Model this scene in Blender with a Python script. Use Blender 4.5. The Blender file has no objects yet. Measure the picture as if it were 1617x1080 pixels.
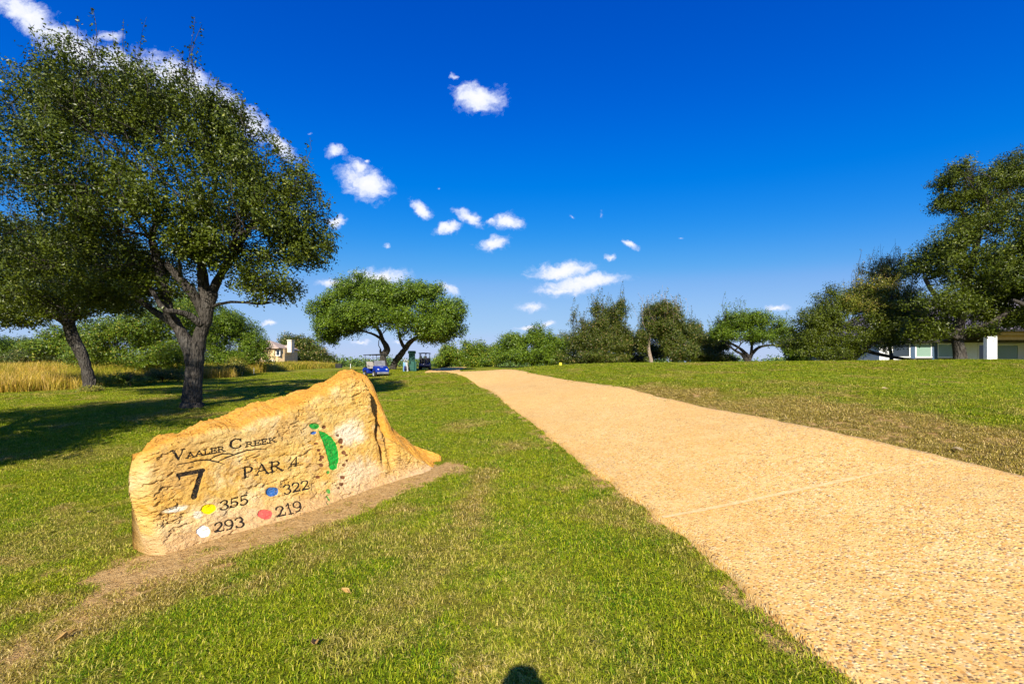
import bpy, bmesh, math, random
import numpy as np
from mathutils import Vector, Matrix, Euler
R = math.radians
random.seed(7); rng = np.random.default_rng(7)
scene = bpy.context.scene
C = scene.collection

# ------------------------------------------------------------------ camera, world, sun, exposure
CAMH = 1.5; F = 718.67; CX = 808.5; HZ = 578.0          # focal length and horizon measured on the 1617 px wide photograph
cam = bpy.data.cameras.new("camera"); camo = bpy.data.objects.new("camera", cam); C.objects.link(camo)
camo.location = (0, 0, CAMH); camo.rotation_euler = (R(90), 0, 0)
cam.lens = 16; cam.sensor_width = 36; cam.shift_y = (HZ-540)/1617; cam.clip_end = 6000; cam.clip_start = 0.02
scene.camera = camo
scene.view_settings.view_transform = 'Standard'; scene.view_settings.look = 'None'
scene.view_settings.exposure = 0.75; scene.view_settings.gamma = 1
SUN_EL = 32.4; SUN_AZ = 1.0      # light travels towards +Y, a degree to the right

def setup_world():
    w = bpy.data.worlds.new("World"); scene.world = w; w.use_nodes = True
    nt = w.node_tree; N = nt.nodes; L = nt.links; N.clear()
    out = N.new('ShaderNodeOutputWorld')
    sky = N.new('ShaderNodeTexSky'); sky.sky_type = 'NISHITA'; sky.sun_disc = False
    sky.sun_elevation = R(SUN_EL); sky.sun_rotation = R(180+SUN_AZ)
    sky.altitude = 300; sky.air_density = 1.0; sky.dust_density = 0.35; sky.ozone_density = 3.0
    hs = N.new('ShaderNodeHueSaturation'); hs.inputs['Saturation'].default_value = 1.32; hs.inputs['Value'].default_value = 0.1245
    L.new(sky.outputs[0], hs.inputs['Color'])
    # deep, saturated blue of a polarised autumn sky
    cv = N.new('ShaderNodeRGBCurve'); cm = cv.mapping; cm.extend = 'HORIZONTAL'
    for ci, pts in enumerate([[(0,0),(.06,.0),(.15,.09),(.242,.235),(.578,.40),(1,.52)], [(0,0),(.127,.089),(.258,.224),(.578,.49),(.947,.62),(1,.63)], [(0,0),(.347,.578),(.604,.83),(.956,.91),(1,.92)]]):
        c = cm.curves[ci].points; c[0].location = pts[0]; c[1].location = pts[-1]
        for q in pts[1:-1]: c.new(*q)
    cm.update(); L.new(hs.outputs[0], cv.inputs['Color'])
    bg = N.new('ShaderNodeBackground'); bg.inputs[1].default_value = 0.59
    L.new(cv.outputs[0], bg.inputs[0])
    # clouds, laid out on the sky by world direction
    tc = N.new('ShaderNodeTexCoord'); sep = N.new('ShaderNodeSeparateXYZ'); L.new(tc.outputs['Generated'], sep.inputs[0])
    def M(op, a, b=None, c=None, clamp=False):
        n = N.new('ShaderNodeMath'); n.operation = op; n.use_clamp = clamp
        for i, v in enumerate((a, b, c)):
            if v is None: continue
            if isinstance(v, (int, float)): n.inputs[i].default_value = v
            else: L.new(v, n.inputs[i])
        return n.outputs[0]
    ysafe = M('MAXIMUM', sep.outputs['Y'], 0.02)
    a = M('DIVIDE', sep.outputs['X'], ysafe); b = M('DIVIDE', sep.outputs['Z'], ysafe)
    cmb = N.new('ShaderNodeCombineXYZ'); L.new(a, cmb.inputs[0]); L.new(b, cmb.inputs[1])
    def noise(vec, scale, detail, rough=.6, col=False):
        n = N.new('ShaderNodeTexNoise'); n.inputs['Scale'].default_value = scale
        n.inputs['Detail'].default_value = detail; n.inputs['Roughness'].default_value = rough
        L.new(vec, n.inputs['Vector']); return n.outputs['Color' if col else 'Fac']
    def VM(op, a, b=None):
        n = N.new('ShaderNodeVectorMath'); n.operation = op
        for i, v in enumerate((a, b)):
            if v is None: continue
            if isinstance(v, (tuple, list)): n.inputs[i].default_value = v
            elif isinstance(v, (int, float)): n.inputs[3].default_value = v
            else: L.new(v, n.inputs[i])
        return n
    w1 = VM('SUBTRACT', noise(cmb.outputs[0], 14, 5, .65, True), (.5, .5, .5))
    w2 = VM('SCALE', w1.outputs[0], .055)
    p = VM('ADD', cmb.outputs[0], w2.outputs[0]).outputs[0]
    # centre x, y, half width, half height (photo pixels), tilt in degrees, soft weight
    cl = [(45,25,75,24,-32,0),(110,75,85,28,-35,0),(195,105,60,22,-22,0),(172,60,34,13,-5,.25),(285,130,85,30,-28,0),(375,182,70,22,-36,0),(440,230,40,14,-30,.1),
          (755,156,40,22,-8,0),(718,126,14,6,-40,.45),(531,240,20,10,-10,.15),(577,290,42,24,-32,0),(565,262,16,14,-50,.1),(579,253,9,7,0,.3),
          (531,350,15,11,0,.1),(664,332,20,10,-30,.1),(708,359,27,9,14,.1),(738,342,25,11,-30,.05),(800,352,27,14,-5,.05),(775,350,20,9,0,.3),(780,385,28,12,4,.1),
          (612,385,10,5,-40,.4),(592,440,50,16,0,0),(525,446,30,8,0,.1),(888,427,52,14,5,0),(920,447,68,15,7,0),(890,456,50,8,4,.1),(996,389,15,8,-25,.2),(963,405,10,7,-25,.2),
          (838,484,24,9,4,.15),(838,519,34,6,3,.2),(862,513,14,7,0,.2),(905,343,14,6,-20,.55),(952,337,8,10,0,.55),(1228,487,30,7,5,.2),(424,513,17,5,0,.15),(572,540,20,5,0,.2),
          (632,541,16,5,0,.3),(704,553,10,6,0,.3),(706,455,26,14,-30,.3),(1073,380,10,5,-20,.6),(495,212,10,6,0,.6),(690,300,8,4,0,.6),(1290,470,20,4,0,.5)]
    cur = None
    for (x, y, rx, ry, t, soft) in cl:
        mp = N.new('ShaderNodeMapping'); mp.vector_type = 'TEXTURE'
        mp.inputs['Location'].default_value = ((x-CX)/F, (HZ-y)/F, 0)
        mp.inputs['Rotation'].default_value = (0, 0, R(t))
        mp.inputs['Scale'].default_value = (rx*1.3/F, ry*1.35/F, 1)
        L.new(p, mp.inputs['Vector'])
        ln = VM('LENGTH', mp.outputs[0]).outputs['Value']
        if soft: ln = M('ADD', ln, soft)
        cur = ln if cur is None else M('MINIMUM', cur, ln)
    st = N.new('ShaderNodeMapping'); st.inputs['Scale'].default_value = (1, 1.5, 1); L.new(p, st.inputs[0])
    nf = noise(st.outputs[0], 34, 10, .66)
    d0 = M('SUBTRACT', 1.0, cur)
    d1 = M('ADD', d0, M('MULTIPLY', M('SUBTRACT', nf, .5), 1.25))
    mr = N.new('ShaderNodeMapRange'); mr.interpolation_type = 'SMOOTHSTEP'; L.new(d1, mr.inputs[0])
    mr.inputs[1].default_value = .02; mr.inputs[2].default_value = .74
    front = M('GREATER_THAN', sep.outputs['Y'], .03); 
    alpha = M('MULTIPLY', M('MULTIPLY', mr.outputs[0], front), .96)
    shade = N.new('ShaderNodeMix'); shade.data_type = 'RGBA'
    shade.inputs[6].default_value = (.50, .56, .74, 1); shade.inputs[7].default_value = (.70, .70, .73, 1)
    mr2 = N.new('ShaderNodeMapRange'); L.new(d1, mr2.inputs[0]); mr2.inputs[1].default_value = .2; mr2.inputs[2].default_value = .95
    L.new(mr2.outputs[0], shade.inputs[0])
    bc = N.new('ShaderNodeBackground'); L.new(shade.outputs[2], bc.inputs[0]); bc.inputs[1].default_value = .88
    mx = N.new('ShaderNodeMixShader'); L.new(alpha, mx.inputs[0]); L.new(bg.outputs[0], mx.inputs[1]); L.new(bc.outputs[0], mx.inputs[2])
    L.new(mx.outputs[0], out.inputs[0])
setup_world()
sun = bpy.data.lights.new("sun", 'SUN'); sun.energy = 5.0; sun.angle = R(.53); sun.color = (1, .93, .80)
suno = bpy.data.objects.new("sun", sun); C.objects.link(suno)
suno.rotation_euler = (R(90-SUN_EL), 0, R(-SUN_AZ))
suno.location = (0, -20, 30)

# ------------------------------------------------------------------ numeric helpers
def hsh(i, j, k=0):
    n = (i.astype(np.int64)*374761393 + j.astype(np.int64)*668265263 + k*1274126177) & 0x7fffffff
    n = ((n ^ (n >> 13))*1274126177) & 0x7fffffff
    return ((n ^ (n >> 16)) & 0xffff)/65535.0
def vnoise(x, y, k=0):
    xi = np.floor(x); yi = np.floor(y); fx = x-xi; fy = y-yi
    fx = fx*fx*(3-2*fx); fy = fy*fy*(3-2*fy)
    a = hsh(xi, yi, k); b = hsh(xi+1, yi, k); c = hsh(xi, yi+1, k); d = hsh(xi+1, yi+1, k)
    return (a*(1-fx)+b*fx)*(1-fy)+(c*(1-fx)+d*fx)*fy
def fbm(x, y, o=4, k=0):
    s = 0; a = .5; t = 0
    for i in range(o):
        s = s + a*vnoise(x*2**i+17.3*i, y*2**i-9.1*i, k+i); t += a; a *= .55
    return s/t
def smooth(a, b, x):
    t = np.clip((x-a)/(b-a), 0, 1); return t*t*(3-2*t)
def segdist(x, y, ax, ay, bx, by):
    dx, dy = bx-ax, by-ay; t = np.clip(((x-ax)*dx+(y-ay)*dy)/(dx*dx+dy*dy+1e-12), 0, 1)
    return np.hypot(x-ax-t*dx, y-ay-t*dy), t

def P(px, py, d):                        # photo pixel + distance along the view -> world point
    return np.array(((px-CX)/F*d, d, CAMH-(py-HZ)/F*d))

# ------------------------------------------------------------------ terrain
ctl = [(0,0,0),(0,2,.03),(-2.8,2.5,-.25),(-3,0,-.2),(0,-6,-.05),(6,-6,.5),(-8,-5,-.5),(3.2,0,.3),(8,0,.75),
       (1.57,2.09,.04),(1.46,3.23,.06),(.95,6.7,.13),(.09,12.3,.25),(-1.6,22.8,.46),
       (4.43,3.94,.459),(4.34,4.55,.481),(4.17,5.8,.572),(3.98,7.12,.609),(3.69,9.17,.645),(3.15,12.96,.851),(1.77,22.7,.995),
       (-3.28,4.11,-.25),(-1.07,6.58,-.02),(-8,7,-.3),(-14,7,-.35),(-3.5,11,.08),(-6,20,.25)]
for q in [(303,643,14.5),(140,618,21.6),(0,620,21.6),(300,600,34),(400,590,45),(500,584,62),(545,580.5,90),(430,578,85),(0,590,40),(150,585,60),(0,580,80),
          (1617,569,20),(1617,605,13),(1440,569.5,22),(1240,571.5,24),(1090,573,27),(971,574,30),(880,577,33),(800,583,36),(760,587,34),(735,587.5,33),
          (700,588,32),(674,591,39),(640,590,39),(593,595,37),(550,588,45),(650,586,45),(671,584,50),(621,583,46),(700,581,60),
          (1617,574,26),(1440,576,30),(1240,578,34),(1090,579,38),(971,579,42),(880,581,46),(1617,576,40),(1240,578,60),(900,578,70),(760,580,60)]:
    ctl.append(tuple(P(*q)))
for a in range(0, 360, 30):
    ctl.append((150*math.sin(R(a)), 150*math.cos(R(a)), 1.1 if a < 100 or a > 260 else .6))
ctl = np.array(ctl); S = 20.0
def _phi(r): return np.where(r > 1e-9, r*r*np.log(r+1e-12), 0)
_n = len(ctl); _xy = ctl[:, :2]/S
_A = np.zeros((_n+3, _n+3)); _A[:_n, :_n] = _phi(np.hypot(_xy[:, None, 0]-_xy[None, :, 0], _xy[:, None, 1]-_xy[None, :, 1])) + 2e-4*np.eye(_n)
_A[:_n, _n] = 1; _A[:_n, _n+1:] = _xy; _A[_n, :_n] = 1; _A[_n+1:, :_n] = _xy.T
_w = np.linalg.solve(_A, np.concatenate([ctl[:, 2], [0, 0, 0]]))
def tz(x, y, detail=True):
    x = np.atleast_1d(np.asarray(x, float)); y = np.atleast_1d(np.asarray(y, float))
    out = np.empty(x.shape); xf = x.ravel(); yf = y.ravel(); o = out.ravel()
    for i in range(0, len(xf), 20000):
        xs = xf[i:i+20000]/S; ys = yf[i:i+20000]/S
        o[i:i+20000] = _phi(np.hypot(xs[:, None]-_xy[None, :, 0], ys[:, None]-_xy[None, :, 1])) @ _w[:_n] + _w[_n] + _w[_n+1]*xs + _w[_n+2]*ys
    z = o.reshape(x.shape); r = np.hypot(x, y)
    k = smooth(90, 150, r); z = z*(1-k)+1.05*k
    if detail: z = z + (fbm(x*.9, y*.9, 3, 5)-.5)*.035*(1-k)
    return z
def tz1(x, y): return float(tz(x, y)[0])
def at(px, py):                          # where the ray through a photo pixel meets the ground
    u = (px-CX)/F; v = (py-HZ)/F
    ys = np.concatenate([np.linspace(1.6, 30, 500), np.linspace(30.2, 130, 500)])
    g = tz(u*ys, ys, False)-(CAMH-v*ys); i = int(np.argmax(g > 0))
    return (u*ys[i], ys[i])
# bare soil and dry turf, as places on the ground
def path_left(y):  return np.interp(y, PLy, PLx)
def path_right(y): return np.interp(y, PLy, PRx)
PL = [(2.15,-4),(1.86,0),(1.57,2.09),(1.46,3.23),(1.37,4.2),(1.22,5.0),(.95,6.7),(.56,9.3),(.09,12.3),(-.7,17.5),(-1.6,22.8),(-2.9,28),(-4.6,32),(-6.9,37),(-8.3,43),(-8.8,50),(-9.2,62)]
PLx = np.array([p[0] for p in PL]); PLy = np.array([p[1] for p in PL])
PW = np.array([3.13]*8+[3.1,3.13,3.2,3.5,3.9,3.8,3.4,3.0,3.0]); PRx = PLx+PW
bare_segs = [(at(245,905), at(480,835), .30, 1), (at(480,835), at(600,785), .30, 1), (at(600,785), at(690,752), .22, .95),
             (at(60,1020), at(200,935), .34, .62), (at(200,935), at(330,890), .36, .82), (at(-40,1075), at(60,1020), .3, .5), (at(100,905), at(250,880), .3, .5), (at(690,750), at(720,745), .2, .6)]
dry_spots = [(at(1190,637), 2.2, 1.0, .85), (at(1290,680), 1.7, .8, .85), (at(1420,700), 1.6, 1.0, .85), (at(1560,740), 1.2, .8, .75), (at(1100,632), 2.0, 1.2, .45), (at(1330,640), 3, 1.3, .35),
             (at(150,720), 1.2, .9, .4), (at(1250,610), 2.5, 2.5, .3)]
def masks(x, y):
    n1 = fbm(x*3.2, y*3.2, 4, 31); n2 = fbm(x*.9+5, y*.9, 4, 41); n3 = fbm(x*9, y*9, 3, 51)
    bare = np.zeros_like(x)
    for (a, b, r, s) in bare_segs:
        d, t = segdist(x, y, a[0], a[1], b[0], b[1])
        bare = np.maximum(bare, s*(1-smooth(.55, 1.25, d/r+(n1-.5)*1.1)))
    lx = path_left(y); rx = path_right(y)
    near = (y > -3) & (y < 40)
    m = np.where(near, 1-smooth(.0, .30, (lx-x)+(n1-.5)*.55), 0)*.8*(x < lx+.01)
    bare = np.maximum(bare, m*(smooth(.35, .6, n2+.12)))
    m = np.where(near, 1-smooth(.0, .22, (x-rx)+(n1-.5)*.35), 0)*.6*(x > rx-.01)
    bare = np.maximum(bare, m)
    bare = np.where(bare < .97, bare*smooth(.36, .58, n3+(bare-.5)*.16), bare)
    d, t = segdist(x, y, -3.35+.10*.783, 4.05-.10*.622, -.95, 6.85); bare = np.maximum(bare, 1-smooth(.15, .42, d+(n1-.5)*.45+(n3-.5)*.45))
    dry = smooth(.52, .72, n2)*.40 + smooth(.54, .70, n1)*.34
    # worn lighter line through the turf
    for (a, b, r, s) in [(at(-40,1080), at(300,905), .42, .9), (at(770,745), at(735,830), .25, .6), (at(735,830), at(600,1000), .4, .45), (at(800,880), at(900,1060), .5, .3)]:
        d, t = segdist(x, y, a[0], a[1], b[0], b[1]); dry = np.maximum(dry, s*(1-smooth(.3, 1.4, d/r+(n1-.5)*1.2)))
    for (c, rx_, ry_, s) in dry_spots:
        q = np.hypot((x-c[0])/rx_, (y-c[1])/ry_)
        k = s*(1-smooth(.3, 1.25, q+(n2-.5)*1.4)); dry = np.maximum(dry, k)
        bare = np.maximum(bare, np.where(s > .7, k*smooth(.42, .7, n3)*.75, 0))
    d, t = segdist(x, y, *at(1000,622), *at(1600,745)); 
    k = 1-smooth(.5, 2.0, d/1.15+(n2-.5)*2.2+(n1-.5)*.8); dry = np.maximum(dry, .95*k); bare = np.maximum(bare, k*.75*smooth(.50, .66, n3)*smooth(.45, .6, n1))
    return np.clip(bare, 0, 1), np.clip(dry, 0, 1)

# ------------------------------------------------------------------ object helpers
def finish(o, label=None, cat=None, group=None, kind=None):
    if label: o['label'] = label
    if cat: o['category'] = cat
    if group: o['group'] = group
    if kind: o['kind'] = kind
    return o
def empty(name, loc=(0, 0, 0), rz=0, label=None, cat=None, group=None):
    o = bpy.data.objects.new(name, None); C.objects.link(o); o.location = loc; o.rotation_euler = (0, 0, rz); o.empty_display_size = .3
    return finish(o, label, cat, group)
def mesh_np(name, v, f, mat, parent=None, smooth_=True, attrs=None, link=True, colors=None):
    me = bpy.data.meshes.new(name); v = np.asarray(v, np.float32)
    if isinstance(f, np.ndarray): fl = [f]
    else: fl = f
    lt = np.concatenate([np.full(len(a), a.shape[1], np.int32) for a in fl]); lv = np.concatenate([a.ravel() for a in fl]).astype(np.int32)
    me.vertices.add(len(v)); me.vertices.foreach_set('co', v.ravel())
    me.loops.add(len(lv)); me.loops.foreach_set('vertex_index', lv)
    me.polygons.add(len(lt)); ls = np.zeros(len(lt), np.int32); ls[1:] = np.cumsum(lt)[:-1]
    me.polygons.foreach_set('loop_start', ls); me.polygons.foreach_set('loop_total', lt)
    me.polygons.foreach_set('use_smooth', np.full(len(lt), smooth_))
    for k, a in (attrs or {}).items():
        at_ = me.attributes.new(k, 'FLOAT', 'POINT'); at_.data.foreach_set('value', np.asarray(a, np.float32))
    for k, a in (colors or {}).items():
        at_ = me.attributes.new(k, 'FLOAT_COLOR', 'POINT'); at_.data.foreach_set('color', np.asarray(a, np.float32).ravel())
    me.update(calc_edges=True); me.validate()
    if mat: me.materials.append(mat)
    o = bpy.data.objects.new(name, me)
    if link: C.objects.link(o)
    if parent: o.parent = parent
    return o
class MB:
    """collects boxes, tubes and polygons for ONE mesh"""
    def __init__(s): s.v = []; s.f = []
    def add(s, v, f):
        b = len(s.v); s.v += [tuple(p) for p in v]; s.f += [tuple(b+i for i in q) for q in f]; return s
    def box(s, x0, x1, y0, y1, z0, z1):
        v = [(x, y, z) for x in (x0, x1) for y in (y0, y1) for z in (z0, z1)]
        return s.add(v, [(0,1,3,2),(4,6,7,5),(0,4,5,1),(2,3,7,6),(0,2,6,4),(1,5,7,3)])
    def prism(s, poly, x0, x1):          # polygon in (y, z), extruded along x
        n = len(poly); v = [(x0, a, b) for a, b in poly]+[(x1, a, b) for a, b in poly]
        return s.add(v, [tuple(range(n))[::-1], tuple(range(n, 2*n))]+[(i, (i+1) % n, n+(i+1) % n, n+i) for i in range(n)])
    def tube(s, pts, rad, n=8, cap=True):
        pts = [Vector(p) for p in pts]; rings = []; up = Vector((.13, .21, 1)).normalized(); prev = None
        if isinstance(rad, (int, float)): rad = [rad]*len(pts)
        b = len(s.v)
        for i, p in enumerate(pts):
            t = (pts[min(i+1, len(pts)-1)]-pts[max(i-1, 0)]).normalized()
            if prev is None: a = t.cross(up if abs(t.dot(up)) < .9 else Vector((1, 0, 0))).normalized()
            else: a = (prev-t*prev.dot(t)).normalized()
            prev = a; c = t.cross(a)
            for k in range(n):
                q = 2*math.pi*k/n; s.v.append(tuple(p+(a*math.cos(q)+c*math.sin(q))*rad[i]))
        for i in range(len(pts)-1):
            for k in range(n):
                s.f.append((b+i*n+k, b+i*n+(k+1) % n, b+(i+1)*n+(k+1) % n, b+(i+1)*n+k))
        if cap:
            s.f.append(tuple(b+k for k in range(n))[::-1]); e = b+(len(pts)-1)*n; s.f.append(tuple(e+k for k in range(n)))
        return s
    def disc(s, c, axis, r0, r1, half, n=20):   # ring/cylinder along x or y
        return s.tube([Vector(c)-Vector(axis)*half, Vector(c)+Vector(axis)*half], r1, n)
    def build(s, name, mat, parent=None, bevel=0, smooth_=False, auto=False):
        me = bpy.data.meshes.new(name); me.from_pydata(s.v, [], s.f); me.update()
        if mat: me.materials.append(mat)
        o = bpy.data.objects.new(name, me); C.objects.link(o)
        if parent: o.parent = parent
        if smooth_: me.polygons.foreach_set('use_smooth', np.full(len(me.polygons), True))
        if bevel:
            m = o.modifiers.new('bevel', 'BEVEL'); m.width = bevel; m.segments = 2; m.limit_method = 'ANGLE'
        return o
def copy_tree(o, parent=None):
    c = o.copy(); C.objects.link(c); c.parent = parent
    for ch in [x for x in list(C.objects) if x.parent == o]: copy_tree(ch, c)
    return c

# ------------------------------------------------------------------ materials
class NT:
    def __init__(s, name):
        s.m = bpy.data.materials.new(name); s.m.use_nodes = True; s.t = s.m.node_tree; s.n = s.t.nodes; s.l = s.t.links; s.n.clear()
        s.out = s.n.new('ShaderNodeOutputMaterial'); s.tc = None
    def node(s, t, **k):
        n = s.n.new(t)
        for a, b in k.items(): setattr(n, a, b)
        return n
    def put(s, sock, v):
        if v is None: return
        if isinstance(v, bpy.types.NodeSocket): s.l.new(v, sock)
        elif isinstance(v, (tuple, list)) and len(v) == 3 and sock.type == 'RGBA': sock.default_value = (*v, 1)
        else: sock.default_value = v
    def co(s, kind='Object'):
        if kind == 'Position': return s.node('ShaderNodeNewGeometry').outputs['Position']
        if s.tc is None: s.tc = s.node('ShaderNodeTexCoord')
        return s.tc.outputs[kind]
    def map(s, vec, scale=(1, 1, 1), rot=(0, 0, 0), loc=(0, 0, 0)):
        n = s.node('ShaderNodeMapping'); s.put(n.inputs[0], vec); n.inputs['Scale'].default_value = scale; n.inputs['Rotation'].default_value = rot; n.inputs['Location'].default_value = loc
        return n.outputs[0]
    def noise(s, vec, scale, detail=4, rough=.55, out='Fac', dist=0):
        n = s.node('ShaderNodeTexNoise'); s.put(n.inputs['Vector'], vec); n.inputs['Scale'].default_value = scale; n.inputs['Detail'].default_value = detail
        n.inputs['Roughness'].default_value = rough; n.inputs['Distortion'].default_value = dist; return n.outputs[out]
    def vor(s, vec, scale, feature='F1', out='Distance', rand=1):
        n = s.node('ShaderNodeTexVoronoi', feature=feature); s.put(n.inputs['Vector'], vec); n.inputs['Scale'].default_value = scale; n.inputs['Randomness'].default_value = rand
        return n.outputs[out]
    def math(s, op, a, b=None, clamp=False):
        n = s.node('ShaderNodeMath', operation=op, use_clamp=clamp); s.put(n.inputs[0], a); s.put(n.inputs[1], b); return n.outputs[0]
    def rng(s, v, a, b, c=0, d=1, smooth_=False):
        n = s.node('ShaderNodeMapRange'); n.interpolation_type = 'SMOOTHSTEP' if smooth_ else 'LINEAR'
        s.put(n.inputs[0], v)
        for i, q in zip((1, 2, 3, 4), (a, b, c, d)): s.put(n.inputs[i], q)
        return n.outputs[0]
    def mix(s, f, a, b, mode='MIX'):
        n = s.node('ShaderNodeMix', data_type='RGBA', blend_type=mode); s.put(n.inputs[0], f); s.put(n.inputs[6], a); s.put(n.inputs[7], b); return n.outputs[2]
    def ramp(s, v, stops):
        n = s.node('ShaderNodeValToRGB'); s.put(n.inputs[0], v); e = n.color_ramp.elements
        while len(e) < len(stops): e.new(.5)
        for el, (p, c) in zip(e, stops): el.position = p; el.color = (*c, 1)
        return n.outputs[0]
    def attr(s, name, out='Fac', typ='GEOMETRY'):
        n = s.node('ShaderNodeAttribute', attribute_name=name, attribute_type=typ); return n.outputs[out]
    def bump(s, h, strength=.5, dist=.02, normal=None):
        n = s.node('ShaderNodeBump'); s.put(n.inputs['Height'], h); n.inputs['Strength'].default_value = strength; n.inputs['Distance'].default_value = dist
        if normal is not None: s.put(n.inputs['Normal'], normal)
        return n.outputs[0]
    def bsdf(s, col, rough=.8, spec=.3, metal=0, normal=None, **kw):
        n = s.node('ShaderNodeBsdfPrincipled'); s.put(n.inputs['Base Color'], col); s.put(n.inputs['Roughness'], rough)
        s.put(n.inputs['Specular IOR Level'], spec); s.put(n.inputs['Metallic'], metal); s.put(n.inputs['Normal'], normal)
        for k, v in kw.items(): s.put(n.inputs[k.replace('_', ' ')], v)
        s.l.new(n.outputs[0], s.out.inputs[0]); return n
def plain(name, col, rough=.5, spec=.4, metal=0, var=.12, scale=6, **kw):
    t = NT(name); n = t.noise(t.co(), scale, 5)
    c = t.mix(t.rng(n, .3, .7), tuple(x*(1-var) for x in col), tuple(min(1, x*(1+var)) for x in col))
    t.bsdf(c, rough, spec, metal, normal=t.bump(n, .15, .01), **kw); return t.m

def mat_ground():
    t = NT('ground_turf'); p = t.co('Position')
    bare = t.attr('bare'); dry = t.attr('dry')
    n0 = t.noise(p, .25, 4); n1 = t.noise(p, 1.7, 5, .6); n2 = t.noise(p, 14, 4, .7); n3 = t.noise(p, 70, 3, .7)
    g = t.mix(t.rng(n1, .35, .65), (.10, .18, .005), (.21, .27, .008))
    g = t.mix(t.rng(n0, .40, .62), g, (.31, .31, .012))
    g = t.mix(t.math('MULTIPLY', t.rng(n2, .42, .7), .6), g, (.38, .34, .03))
    d = t.mix(t.rng(n2, .3, .7), (.40, .27, .06), (.25, .16, .04))
    c = t.mix(t.math('MULTIPLY', dry, .9), g, d)
    fine = t.mix(t.rng(n3, .33, .6), (.42, .38, .30), (1.12, 1.12, 1.12)); 
    c = t.mix(.85, c, fine, 'MULTIPLY')
    soil = t.mix(t.rng(n2, .3, .7), (.58, .34, .11), (.80, .53, .22)); soil = t.mix(t.rng(t.noise(p, 32, 5, .75), .36, .50), (.34, .18, .06), soil)  # shade of small crevices painted into the soil as dark noise
    c = t.mix(t.rng(bare, .25, .6), c, soil)
    t.bsdf(c, .95, .1, normal=t.bump(t.math('ADD', n3, t.math('MULTIPLY', n2, 1.5)), 1.0, .045)); return t.m
def mat_path():
    t = NT('exposed_aggregate'); p = t.co('Position')
    w = t.mix(.06, p, t.noise(p, 20, 2, out='Color'), 'LINEAR_LIGHT')
    c1 = t.vor(p, 52, out='Color'); e1 = t.vor(p, 52, 'DISTANCE_TO_EDGE'); f1 = t.vor(p, 52)
    c2 = t.vor(p, 75, out='Color')
    sx = t.node('ShaderNodeSeparateColor'); t.put(sx.inputs[0], c1)
    sy = t.node('ShaderNodeSeparateColor'); t.put(sy.inputs[0], c2)
    peb = t.ramp(sx.outputs[0], [(0, (.07, .045, .03)), (.05, (.20, .12, .07)), (.11, (.52, .24, .06)), (.3, (.70, .37, .07)), (.55, (.78, .48, .12)), (.8, (.84, .60, .25)), (.95, (.80, .64, .36)), (1, (.48, .22, .07))])
    sand = t.mix(t.rng(sy.outputs[1], 0, 1), (.72, .43, .13), (.80, .54, .205))
    sand = t.mix(t.rng(sy.outputs[0], .9, .95), sand, (.26, .13, .07))
    pm = t.math('MULTIPLY', t.rng(e1, .03, .10), t.rng(sx.outputs[1], .16, .2))
    c = t.mix(pm, sand, peb)
    big = t.noise(p, .8, 5, .6); c = t.mix(t.rng(big, .35, .7, 0, .5), c, (.72, .38, .09)); c = t.mix(t.rng(t.noise(t.map(p, (1, .3, 1)), 1.6, 5, .7), .52, .7, 0, .35), c, (.52, .30, .10))
    gr = t.noise(p, 3.5, 4, .6); c = t.mix(t.rng(gr, .5, .75, 0, .4), c, (.82, .60, .24))
    pit = t.rng(t.noise(p, 55, 3, .6), .28, .36)
    c = t.mix(pit, (.20, .11, .05), c)
    h = t.math('ADD', t.math('MULTIPLY', t.rng(f1, .0, .55, 1, 0), t.rng(sx.outputs[1], .30, .34)), t.math('MULTIPLY', pit, .8))
    t.bsdf(c, .8, .25, normal=t.bump(h, .55, .012)); return t.m
def mat_joint():
    t = NT('joint_mortar'); p = t.co('Position'); n = t.noise(p, 30, 4, .7)
    c = t.mix(t.rng(n, .35, .65), (.62, .41, .15), (.80, .59, .28)); t.bsdf(c, .9, .1, normal=t.bump(n, .6, .01)); return t.m
def mat_leaf(name, dark, light, yellow=(.30, .26, .03), ycut=.93, trans=.12, spec=.35):
    t = NT(name); r = t.attr('rnd'); p = t.co('Position'); n = t.noise(p, .55, 3)
    c = t.mix(r, dark, light); c = t.mix(t.rng(n, .4, .65, 0, .4), c, light)
    c = t.mix(t.rng(r, ycut, ycut+.02), c, yellow)
    b = t.node('ShaderNodeBsdfPrincipled'); t.put(b.inputs['Base Color'], c); b.inputs['Roughness'].default_value = .38; b.inputs['Specular IOR Level'].default_value = spec*.7
    tr = t.node('ShaderNodeBsdfTranslucent'); t.put(tr.inputs[0], t.mix(.5, c, (.16, .22, .02)))
    m = t.node('ShaderNodeMixShader'); m.inputs[0].default_value = trans; t.l.new(b.outputs[0], m.inputs[1]); t.l.new(tr.outputs[0], m.inputs[2]); t.l.new(m.outputs[0], t.out.inputs[0])
    return t.m
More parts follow.
